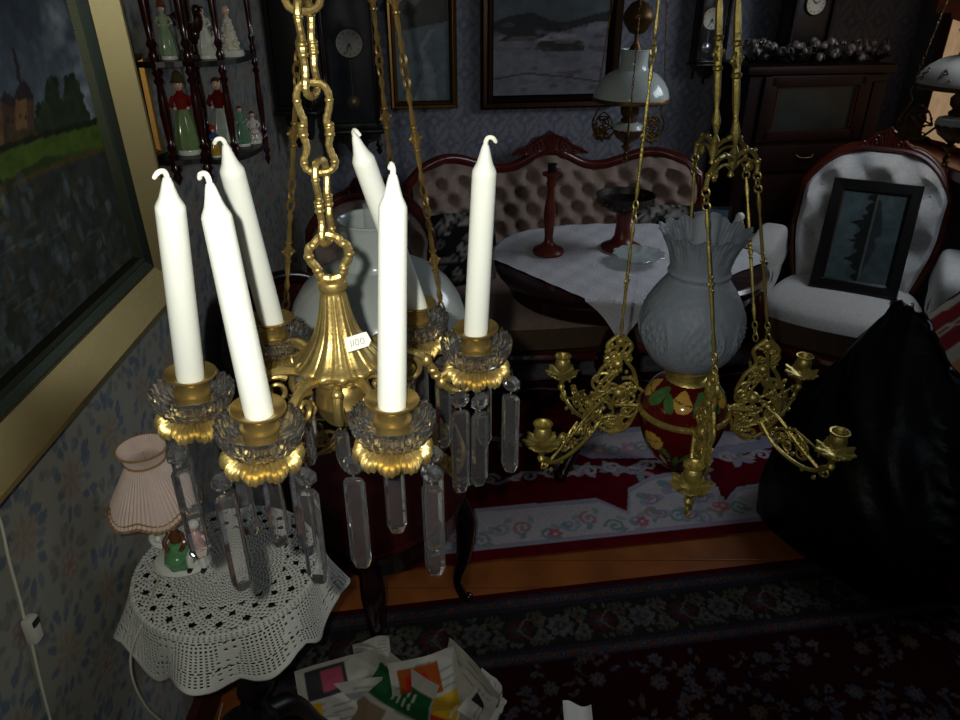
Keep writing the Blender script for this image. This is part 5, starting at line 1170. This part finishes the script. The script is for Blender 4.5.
for k in range(70):
    a = r_.uniform(0, 6.3); zz = r_.random(); rr_ = (.022)*(1-zz*.75); mb.ball((rr_*cos(a)*.8, rr_*sin(a), .012+zz*.055), r_.uniform(.003, .0055), 4)
mb.lathe([(.020, .012), (.012, .05), (.005, .075), (0, .08)], 16, sx=.8); obj('lace_dress', mb, mat('ivory_bisque', (.80, .77, .69), .4), t)
obj('head', M().ball((0, 0, .084), .009, 8, (.9, .9, 1.1)), mat('glaze_skin'), t)
# ================================================================ VELVET CHAIR
f1 = at(378, 672, Z=0); f2 = at(463, 598, Z=0); fd = (f2-f1); fd.z = 0; wch = fd.length; fd.normalize(); bk = Vector((-fd.y, fd.x, 0))
if bk.x > 0: bk = -bk
ca_ = math.atan2(fd.y, fd.x); cen = (f1+f2)/2+bk*.19
vc = thing('velvet_chair', 'crimson velvet chair with dark cabriole legs under the crystal chandelier', 'chair', (cen.x, cen.y, 0), ca_)
hw = wch/2; front = -1 if (Matrix.Rotation(ca_, 3, 'Z') @ Vector((0, -1, 0))).dot(bk) < 0 else 1
def Sx(u, v):
    x, y = -1+2*u, -1+2*v; k = 1-.10*(x*y)**2; e = max(0, (1-x**8)*(1-y**8))
    return Vector((x*(hw+.035)*k*(1-.10*(y+1)/2), front*(-y*.215*k*-1)*1.0 if front < 0 else -y*.215*k, .385+.055*e**.5+.015*(1-x*x)*(1-y*y)))
yF = -.215 if front < 0 else .215
sgn = 1 if yF < 0 else -1
def Sx(u, v):
    x, y = -1+2*u, -1+2*v; k = 1-.10*(x*y)**2; e = max(0, (1-x**8)*(1-y**8))
    return Vector((x*(hw+.03)*k*(1-.10*v), sgn*(y*.215*k-.03*(1-x*x)*(1-v)), .392+.05*e**.5+.015*(1-x*x)*(1-y*y)))
obj('seat', M().grid(Sx, 36, 36), VELVET, vc)
mb = M(); per = [Sx(i/24, 0) for i in range(24)]+[Sx(1, i/24) for i in range(24)]+[Sx(1-i/24, 1) for i in range(24)]+[Sx(0, 1-i/24) for i in range(24)]
P = [Vector((p.x*1.0, p.y*1.0, p.z+.004)) for p in per]; mb.tube(P, .006, 6, closed=True); obj('piping', mb, VELVET, vc)
mb = M(); N_ = len(per); mb.add([(p.x*.99, p.y*.99, .390) for p in per]+[(p.x*.985, p.y*.985, .335-.015*abs(sin(i*pi/24))) for i, p in enumerate(per)], [(i, (i+1) % N_, N_+(i+1) % N_, N_+i) for i in range(N_)]+[tuple(range(N_))]); obj('seat_rail', mb, DKWOOD, vc)
for sx in (-1, 1):
    for sy in (-1, 1):
        obj('leg', leg_cab(M(), (sx*(hw-.012), sgn*sy*.185, 0), (sx*.7, sgn*sy, 0), .36, .026, .013), DKWOOD, vc)
yk = sgn*.20
for sx in (-1, 1): mb = M(); mb.tube(bez([(sx*hw*.80, yk, .36), (sx*hw*.86, yk+sgn*.03, .55), (sx*hw*1.0, yk+sgn*.06, .70)], 6), .016, 10); obj('back_post', mb, DKWOOD, vc)
ov = [Vector((sin(a)*hw*1.05, yk+sgn*(.05+.05*(cos(a)+1)/2), .76+.16*cos(a))) for a in np.linspace(0, 2*pi, 49)[:-1]]
obj('back_frame', M().tube(ov, .017, 10, closed=True), DKWOOD, vc)
mb = M(); K = 10; vs = [ov[i]*1.0 for i in range(48)]; c0 = sum(ov, Vector())/48
rows = [[c0+(p-c0)*(.95*j/K)+Vector((0, -sgn*.028*(1-(j/K)**2), 0)) for p in ov] for j in range(1, K+1)]
mb.add([c0+Vector((0, -sgn*.028, 0))]+[p for r in rows for p in r], [(0, 1+i, 1+(i+1) % 48) for i in range(48)]+[(1+j*48+i, 1+j*48+(i+1) % 48, 1+(j+1)*48+(i+1) % 48, 1+(j+1)*48+i) for j in range(K-1) for i in range(48)]); obj('back_pad', mb, VELVET, vc)
# ================================================================ SMALL TABLE WITH CROCHET CLOTH
TT = at(229, 566, Z=.655); TT.z = 0; HT = .655
st = thing('pedestal_side_table', 'small dark pedestal table under the crochet cloth at the left wall', 'table', (TT.x, TT.y, 0))
obj('tabletop', M().lathe([(0, HT), (.150, HT), (.158, HT-.006), (.158, HT-.014), (.15, HT-.02), (0, HT-.02)], 48), BLACKW, st)
mb = M(); pr = [(.05, HT-.02), (.03, HT-.04), (.022, HT-.07), (.036, HT-.10), (.022, HT-.13)]
zz = HT-.13
mb.lathe([(.012, .20), (.022, .22)]+[(.024+.007*sin((z_-.22)*75), z_) for z_ in np.linspace(.23, HT-.135, 60)]+list(reversed(pr)), 28, rf=lambda a, r, z: 1+.22*cos(2*a+z*55)*(.23 < z < HT-.14)); obj('twisted_column', mb, BLACKW, st)
for k in range(3):
    a = R(-70)+k*2*pi/3; o = Vector((cos(a), sin(a), 0)); mb = M(); mb.tube(bez([o*.01+Vector((0, 0, .235)), o*.07+Vector((0, 0, .20)), o*.12+Vector((0, 0, .09)), o*.155+Vector((0, 0, .02))], 6), bezr([.026, .024, .018, .016], 6), 10); mb.ball(o*.16+Vector((0, 0, .019)), .019, 8); obj('leg', mb, BLACKW, st)
# crochet cloth: real holes
NA, NR = 600, 104; RT = .160; RMAX = .250
def cro(i, j):
    a = 2*pi*i/NA; s = RMAX*j/(NR-1); lobes = 10; sc = 1+.055*abs(sin(a*lobes/2))*(s/RMAX)**4
    s *= sc
    if s <= RT: r_, z = s, .0035
    else:
        o = s-RT; f = .24+.26*sin(a*7+.7)+.10*sin(a*11); bend = min(1, o/.03); r_ = RT+.004+o*(f*bend*.6+.12); z = .0035-o*(.92-.20*sin(a*7+.7))*min(1, .35+o/.05)
    return Vector((r_*cos(a), r_*sin(a), HT+z+.0005*sin(a*40)*(j > 10)))
hole = np.zeros((NR-1, NA), bool)
for j in range(NR-1):
    for i in range(NA):
        a = 2*pi*i/NA; s = RMAX*j/(NR-1); h_ = False
        if .018 < s < .10: h_ = (sin(a*60)*sin(s*900) > .35) if .045 < s else (sin(a*24)*sin(s*900) > .5)
        elif .10 <= s < .155: h_ = (sin(a*20+1)*sin(s*170) > .62) or (sin(a*75)*sin(s*700) > .55)
        elif .155 <= s < .172: h_ = False if j % 2 else (i % 5 < 2)
        elif .172 <= s < .288:
            d = abs(((a*10/(2*pi)+s*3) % 1)-.5)
            h_ = (j % 2 == 0 and (i % 4 < 2)) if d > .16 else (j % 4 == 1 and i % 8 < 3)
            if j % 9 == 0: h_ = i % 6 < 4 and j % 2 == 0
        hole[j, i] = h_
hole[:4] = False; hole[-4:] = False
vs = [cro(i, j) for j in range(NR) for i in range(NA)]
fs = [(j*NA+i, j*NA+(i+1) % NA, (j+1)*NA+(i+1) % NA, (j+1)*NA+i) for j in range(NR-1) for i in range(NA) if not hole[j, i] and j > 0]
mb = M(); mb.v = [tuple(v) for v in vs]; mb.f = fs+[tuple(range(NA, 2*NA))]
# (thickness comes from the yarn solidify)
cro_o = obj('crochet_cloth', mb, mat('white_crochet_cotton', (.80, .81, .77), .9, bump=(900, .4, .001), spec=.1), loc=(TT.x, TT.y, 0)); md = cro_o.modifiers.new('yarn', 'SOLIDIFY'); md.thickness = .0012; md.offset = 1
tag(cro_o, 'white crochet cloth with scalloped edge draped over the small table', 'tablecloth')
# ================================================================ PORCELAIN FIGURE LAMP
LB = at(183, 563, Z=HT+.006); LB.x = max(LB.x, XL+.105)
la = thing('porcelain_table_lamp', 'porcelain figure lamp with pleated cream shade on the crochet cloth', 'lamp', (LB.x, LB.y, HT+.006))
GRN = mat('green_glaze', (.36, .58, .38), .15, coat=.5, var=(50, .15)); PNK = mat('pink_flowered_glaze', (.78, .62, .60), .2, coat=.4, var=(140, .3))
obj('base', M().lathe([(0, 0), (.044, 0), (.047, .005), (.043, .012), (.030, .016), (0, .017)], 36, sx=1.1, sy=.85), PORC, la)
mb = M(); mb.tube(bez([(-.016, .008, .012), (-.020, .008, .05), (-.014, .006, .09), (-.016, .004, .115)], 6), bezr([.016, .012, .013, .010], 6), 12); mb.scroll((-.030, .055), .020, -pi/2, -1.2, lambda u, v: Vector((u, .004, v)), .006, 8, .3); obj('scroll_pillar', mb, PORC, la)
# seated lady in green, gentleman in pink beside her
mb = M(); mb.lathe([(.024, .013), (.026, .02), (.021, .045), (.013, .062), (0, .063)], 26, c=(.004, -.012, 0), rf=lambda a, r, z: 1+.07*cos(7*a)); mb.ball((.004, -.026, .036), .018, 8, (1.1, 1, .8)); obj('lady_skirt', mb, GRN, la)
mb = M(); mb.lathe([(0, .058), (.010, .06), (.012, .075), (.006, .084), (.004, .09), (0, .09)], 18, c=(.004, -.01, 0)); mb.tube(bez([(.014, -.01, .078), (.022, -.02, .066), (.016, -.028, .054)], 4), .004, 7); mb.tube(bez([(-.006, -.01, .078), (-.012, -.022, .068), (-.004, -.03, .054)], 4), .004, 7); obj('lady_bodice', mb, mat('brown_glaze', (.38, .22, .13), .2, coat=.4), la)
for c_, nm_ in (((.004, -.012, .099), 'lady_head'), ((.036, -.006, .092), 'gentleman_head')):
    hd = obj(nm_, M().ball(c_, .0098, 8, (.9, .95, 1.1)), mat('glaze_skin'), la); obj('hair', M().ball((c_[0], c_[1]+.002, c_[2]+.004), .0108, 8, (1, 1, .8)), PORC, hd)
mb = M(); mb.lathe([(.011, .038), (.014, .045), (.015, .07), (.008, .08), (.004, .085), (0, .085)], 18, c=(.036, -.006, 0)); mb.tube(bez([(.048, -.006, .072), (.060, -.012, .060), (.056, -.022, .050)], 4), .005, 7); mb.tube(bez([(.026, -.008, .07), (.018, -.016, .066)], 4), .005, 7); obj('gentleman_coat', mb, PNK, la)
mb = M()
for e in (-1, 1): mb.tube(bez([(.036+e*.006, -.008, .042), (.038+e*.010, -.024, .036), (.040+e*.012, -.030, .018)], 5), bezr([.007, .0065, .005], 5), 8)
lg = obj('gentleman_legs', mb, PORC, la); mb = M()
for e in (-1, 1): mb.ball((.040+e*.012, -.034, .0165), .006, 6, (.8, 1.4, .7))
mb.ball((.034, -.020, .042), .008, 6); obj('black_shoes', mb, BLACKW, lg)
mb = M(); mb.lathe([(.010, .105), (.012, .115), (.009, .125), (.009, .150), (0, .150)], 20, c=(-.014, .004, 0)); obj('lamp_socket', mb, PORC, la)
cS = Vector((-.020, .002, 0)); tiltS = Matrix.Rotation(R(-4), 3, 'Y')
SHm = mat('pleated_cream_silk', (.84, .76, .71), .8, var=(40, .06), sheen=.1); TRIM = mat('gold_braid', (.60, .47, .30), .7, bump=(600, .6, .001))
def shade_r(a, r, z): return 1+.018*cos(60*a)+(.045*abs(cos(3*a))*(.225-z)/.09 if z < .225 else .03*(z-.225)/.02*cos(12*a)*0)
zsc = lambda a, r, z: (-.010*(abs(cos(3*a))**1.5)*(z < .15) if z < .15 else 0)
pr = [(.074, .140), (.068, .152), (.057, .174), (.0445, .198), (.035, .216), (.0310, .226), (.0310, .230), (.0350, .241), (.0400, .251), (.0405, .253)]
mb = M().lathe(pr+[(r-.002, z) for r, z in reversed(pr)], 240, c=cS, cap=False, rf=shade_r, zf=zsc); sd = obj('lamp_shade', mb, SHm, la, label='pleated cream shade edged with gold braid')
for (r, z, w) in ((.0745, .141, .003), (.0315, .228, .0028), (.0407, .252, .0025)):
    mb = M(); mb.tube([cS+Vector((r*shade_r(a, r, z)*cos(a), r*shade_r(a, r, z)*sin(a), z+zsc(a, r, z)+.0006*sin(a*80))) for a in np.linspace(0, 2*pi, 145)[:-1]], w*.8, 6, closed=True); obj('braid', mb, TRIM, sd)
mb = M(); mb.tube([cS+Vector((.0705*shade_r(a, .07, .15)*cos(a), .0705*shade_r(a, .07, .15)*sin(a), .150+zsc(a, 0, .139))) for a in np.linspace(0, 2*pi, 145)[:-1]], .0016, 5, closed=True); obj('braid', mb, TRIM, sd)
mb = M(); 
for k in range(3): a = k*2*pi/3; mb.tube([cS+Vector((0, 0, .225)), cS+Vector((.033*cos(a), .033*sin(a), .226))], .0012, 5)
mb.tube([cS+Vector((0.006, .002, .15)), cS+Vector((0, 0, .226))], .0014, 5); obj('shade_carrier', mb, mat('silver_wire'), la)
# lamp cord with inline switch
CORDM = mat('cream_cord', (.70, .70, .62), .5); xw = XL+.006
wl = lambda px, py: at(px, py, X=xw)
sw0, sw1 = wl(18, 606), wl(38, 655)
pts = [wl(-30, 470), wl(-2, 515), wl(9, 560), wl(20, 600), wl(24, 618)]
cd = thing('lamp_cord', 'cream lamp cord with white inline switch hanging on the left wall', 'cord', wl(27, 628))
o0 = Vector(cd.location); mb = M(); mb.tube([p-o0 for p in bez(pts, 8)], .0022, 8); mb.tube([p-o0 for p in bez([wl(31, 640), wl(40, 680), wl(52, 725), wl(75, 800), Vector((XL+.012, .86, .115))], 8)], .0022, 8); obj('cable', mb, CORDM, cd)
cs_ = (wl(27, 629)-o0); dirv = (wl(35, 652)-wl(19, 607)).normalized(); nrm = Vector((1, 0, 0)); tv = nrm.cross(dirv).normalized(); q = Matrix((tv, dirv, nrm)).transposed()
bd = obj('switch_body', M().cham(cs_+Vector((.008, 0, 0)), (.020, .044, .016), .004, rot=q), mat('white_plastic', (.72, .72, .66), .4), cd)
obj('rocker', M().cham(cs_+Vector((.0165, 0, 0))-dirv*.013, (.014, .010, .003), .001, rot=q), mat('black_plastic', (.05, .05, .055), .4), bd)
mb = M(); pts = [Vector((LB.x-.03, LB.y+.02, HT+.012)), Vector((LB.x-.025, LB.y-.06, HT+.010)), Vector((TT.x-.10, TT.y-.105, HT+.009)), Vector((TT.x-.122, TT.y-.160, HT-.05)), Vector((TT.x-.120, TT.y-.165, HT-.16)), Vector((TT.x-.10, TT.y-.12, .30)), Vector((XL+.06, TT.y-.10, .012)), Vector((XL+.03, TT.y+.2, .006))]
tag(obj('trailing_cord', mb.tube(bez(pts, 10), .0020, 8), CORDM), 'thin cream cord running over the crochet cloth and down to the floor', 'cord')
# ================================================================ CRUMPLED NEWSPAPERS
NG = Vector((0, 0, .012)); nz = [
 (342, 694, .07, .20, .35, .8, 1, 'crumpled newspaper sheet with a pink picture at the left of the pile'),
 (385, 705, .06, .24, -.6, .8, 2, 'crumpled newspaper sheet with broad green band in the middle of the pile'),
 (372, 652, .13, .09, .2, 1.35, 3, 'thin twisted newspaper sheet standing upright at the back of the pile'),
 (428, 690, .09, .17, .3, 1.0, 4, 'crumpled newspaper sheet with orange picture near the pile centre'),
 (458, 694, .08, .20, -.9, 1.0, 5, 'crumpled newspaper sheet with green heading at the right of the pile'),
 (489, 708, .06, .13, 1.1, 1.1, 6, 'folded newspaper sheet with a pink strip at the right end of the pile'),
 (372, 726, .03, .26, .2, .45, 7, 'newspaper sheet with text columns lying lowest at the front'),
 (440, 728, .03, .24, -.3, .5, 8, 'newspaper sheet with yellow picture at the front of the pile')]
def news(px, py, hgt, w, yaw, tilt, sd, label):
    r_ = random.Random(sd*13); c = at(px, py, Z=hgt); hh = w*r_.uniform(.75, .95); n = 44
    cv = Canvas(0, 1, 0, 1, 1/90, (.74, .73, .68))
    for k in range(26):                              # grey text columns
        if r_.random() < .8: cv.poly([(.06+.3*(k % 3), .05+k*.034), (.30+.3*(k % 3), .05+k*.034), (.30+.3*(k % 3), .066+k*.034), (.06+.3*(k % 3), .066+k*.034)], (.55, .55, .53))
    pics = {1: [((.1, .55, .6, .95), (.22, .22, .23)), ((.3, .62, .55, .9), (.66, .30, .36)), ((0, .1, .25, .5), (.80, .62, .12))], 2: [((0, .55, 1, .85), (.10, .34, .18)), ((.1, .62, .5, .78), (.16, .42, .24)), ((.1, .1, .6, .5), (.55, .47, .38))], 3: [], 4: [((.1, .5, .7, .9), (.62, .30, .10)), ((.2, .6, .5, .8), (.70, .14, .08)), ((.5, .1, .9, .45), (.82, .66, .18))], 5: [((.1, .3, .5, .5), (.12, .40, .20)), ((.6, .1, .9, .4), (.60, .60, .58)), ((.1, .05, .4, .2), (.12, .12, .12))], 6: [((.3, .05, .7, .95), (.18, .14, .16)), ((.4, .2, .65, .7), (.60, .24, .34))], 7: [((.0, .80, 1, .88), (.55, .56, .55)), ((.6, .2, .9, .7), (.12, .36, .20))], 8: [((.2, .3, .7, .8), (.80, .64, .14)), ((.3, .4, .6, .6), (.66, .22, .10)), ((.0, .84, 1, .95), (.10, .34, .2))]}[sd]
    for (a, b, c2, d), col in pics: cv.poly([(a, b), (c2, b), (c2, d), (a, d)], col)
    if sd in (2, 5, 8):
        for k in range(4): cv.line([(.58+.07*k, .62), (.60+.07*k, .78)], .02, (.75, .77, .7))
    cv.noise(5, .12, sd); cv.C *= .95
    q = Matrix.Rotation(yaw, 3, 'Z') @ Matrix.Rotation(tilt, 3, 'X'); folds = [(r_.uniform(0, 2*pi), r_.uniform(1.5, 4.2), r_.uniform(0, 6), r_.uniform(.7, 1.3)) for _ in range(4)]
    def f(u, v):
        x, y = (u-.5)*w, (v-.5)*hh; d = 0
        for a, fq, ph, am in folds:
            t_ = ((u*cos(a)+v*sin(a))*fq/2+ph) % 2; d += am*(abs(t_-1)-.5)*w*.16
        d += .25*w*((u-.5)**2)*(1 if sd % 2 else -1)
        p = q @ Vector((x, y, d))+c
        p.z = max(p.z, .016+.004*sin(u*31+v*17)+sd*.0008); return p
    mb = M().grid(f, n, n); g_ = np.linspace(0, 1, n); U, V = np.meshgrid(g_, g_); mb.c = cv.at(U.ravel(), V.ravel())
    o = obj('newspaper_sheet', mb, NEWSM, smooth=False); md = o.modifiers.new('paper', 'SOLIDIFY'); md.thickness = .0006; tag(o, label, 'newspaper', 'crumpled newspapers on the floor')
for a in nz: news(*a)
mb = M().grid(lambda u, v: at(578, 722, Z=.03)+Vector(((u-.5)*.07, (v-.5)*.07, .012*sin(u*5+1)+.02*v)), 16, 16); tag(obj('paper_scrap', mb, PAPER), 'small pale paper scrap on the dark rug right of the newspapers', 'paper')
# ================================================================ BLACK BAG WITH STRIPED CUSHION
BAGM = mat('black_plastic_film', (.012, .013, .016), .36, bump=(11, .35, .02), spec=.4)
bgc = Vector((1.36, 1.93, 0)); bg = thing('black_plastic_bag', 'large black plastic sack standing at the right, open at the top', 'bag', (bgc.x, bgc.y, 0))
base = [(.93, 1.90), (.96, 1.78), (1.08, 1.58), (1.18, 1.50), (1.40, 1.50), (1.70, 1.56), (1.82, 1.66), (1.84, 1.92), (1.78, 2.04), (1.50, 2.06), (1.20, 2.07), (1.02, 2.02)]
topo = [(1.235, 1.985, .735), (1.225, 1.955, .750), (1.240, 1.915, .755), (1.275, 1.87, .735), (1.36, 1.80, .60), (1.52, 1.74, .54), (1.70, 1.72, .52), (1.78, 1.84, .54), (1.72, 1.96, .56), (1.54, 2.00, .58), (1.38, 2.01, .62), (1.28, 2.00, .69)]
n = 120; bp = bez([(x, y, 0) for x, y in base+base[:1]], 10)[:-1]; tp_ = bez([Vector(p) for p in topo+topo[:1]], 10)[:-1]
K = 46; mb = M(); r_ = random.Random(3); ph = [(r_.uniform(3, 17), r_.uniform(5, 30), r_.uniform(0, 6), r_.uniform(.3, 1)) for _ in range(9)]
vs = []
for j in range(K):
    t_ = j/(K-1)
    for i in range(n):
        b, tpp = bp[i], tp_[i]; s_ = t_**1.15; p = Vector((b.x+(tpp.x-b.x)*s_, b.y+(tpp.y-b.y)*s_, .010+(tpp.z-.010)*t_)); o = Vector((p.x-bgc.x-.05, p.y-bgc.y, 0)).normalized()
        bul = .075*sin(pi*min(1, t_*1.05))**.8; wr = sum(am*sin(fa*2*pi*i/n+fb*t_+h_) for fa, fb, h_, am in ph)*.0035*(.3+t_)
        wr += (.030+.009*sin(85*t_+3*sin(i)))*math.exp(-((i/n-.31)/.022)**2)*sin(pi*t_); vs.append(p+o*(bul+wr)-bgc)
mb.add(vs, [(j*n+i, j*n+(i+1) % n, (j+1)*n+(i+1) % n, (j+1)*n+i) for j in range(K-1) for i in range(n)]+[tuple(range(n-1, -1, -1))]); so_ = obj('sack', mb, BAGM, bg)
lip = [Vector(vs[(K-1)*n+i]) for i in range(n)]; lp2 = [p+Vector((r_.uniform(-.004, .004), r_.uniform(-.004, .004), r_.uniform(-.006, .008))) for p in lip]
obj('rolled_edge', M().tube(lp2, [.0055+.003*r_.random() for _ in lp2], 8, closed=True), mat('glossy_black_film', (.03, .032, .036), .12, coat=1), bg)
# striped cushion standing in the sack
cv = Canvas(0, 1, 0, 1, 1/160, (.47, .45, .40)); SC = [(.0, .03, (.07, .08, .11)), (.09, .20, (.33, .05, .06)), (.215, .23, (.33, .05, .06)), (.25, .36, (.33, .05, .06)), (.36, .375, (.5, .47, .42)), (.46, .56, (.50, .34, .20)), (.56, .60, (.64, .56, .44)), (.66, .74, (.07, .08, .11)), (.78, .82, (.07, .08, .11)), (.90, 1, (.33, .05, .06))]
for a, b, c2 in SC: cv.poly([(-1, a), (2, a), (2, b), (-1, b)], c2)
cA_ = at(992, 347, Y=1.90); cn = Vector((-.22, -.62, .75)).normalized(); ce1 = (Vector((1, 0, 0))-cn*cn.x).normalized(); ce2 = cn.cross(ce1); sa = R(33)
cu, cw_ = ce1*cos(sa)+ce2*sin(sa), ce1*sin(sa)-ce2*cos(sa)
def stripe(s):
    def f(u, v):
        x, y = -1+2*u, -1+2*v; e = max(0, (1-x**6)*(1-y**6))**.45
        return cA_+cu*(x*.23*(1-.06*y*y))+cw_*(y*.185*(1-.06*x*x))+cn*(s*.035*e+.008*sin(u*9+v*4))
    return f
mb = M(); cols = []
for s in (1, -1): mb.grid(stripe(s), 40, 60); U, V = np.meshgrid(np.linspace(0, 1, 40), np.linspace(0, 1, 60)); cols.append(cv.at(np.clip(U, 0, 1).ravel(), (V+.03*np.sin(U*5)).clip(0, 1).ravel()))
mb.c = np.concatenate(cols); tag(obj('striped_cushion', mb, CLOTHV), 'red, cream and black striped cushion sticking out of the black sack', 'cushion')
# ================================================================ LIGHT
def area(name, loc, rot, sx, sy, e, col):
    l = bpy.data.lights.new(name, 'AREA'); l.shape = 'RECTANGLE'; l.size = sx; l.size_y = sy; l.energy = e; l.color = col
    o = bpy.data.objects.new(name, l); C.objects.link(o); o.location = loc; o.rotation_euler = rot; return o
fl = bpy.data.lights.new('camera_flash', 'SPOT'); fl.energy = 19; fl.color = (1.0, .97, .88); fl.shadow_soft_size = .006; fl.spot_size = R(95); fl.spot_blend = 1.0
fo = bpy.data.objects.new('camera_flash', fl); C.objects.link(fo); fo.location = EYE+Vector((-.03, 0, .022)); fo.rotation_euler = (pi/2-PITCH-R(0), 0, R(12))
wd_o = area('window_daylight', (XR-.12, 2.35, 1.70), (0, 0, 0), .9, .75, 10.5, (.82, .90, 1.0)); wd_o.rotation_euler = Vector((-1, -.10, -.75)).to_track_quat('-Z', 'Y').to_euler(); wd_o.data.spread = R(145)
area('front_fill', (.9, -.9, 2.1), (R(62), 0, R(8)), 1.0, .8, 1.3, (.76, .86, 1.0))  # added fill lamp behind the camera, no window stands there
w = bpy.data.worlds.new('world'); bpy.context.scene.world = w; w.use_nodes = True; b = w.node_tree.nodes['Background']; b.inputs[0].default_value = (.30, .38, .52, 1); b.inputs[1].default_value = .035
sc = bpy.context.scene; sc.view_settings.view_transform = 'Standard'; sc.view_settings.look = 'None'; sc.view_settings.exposure = 0
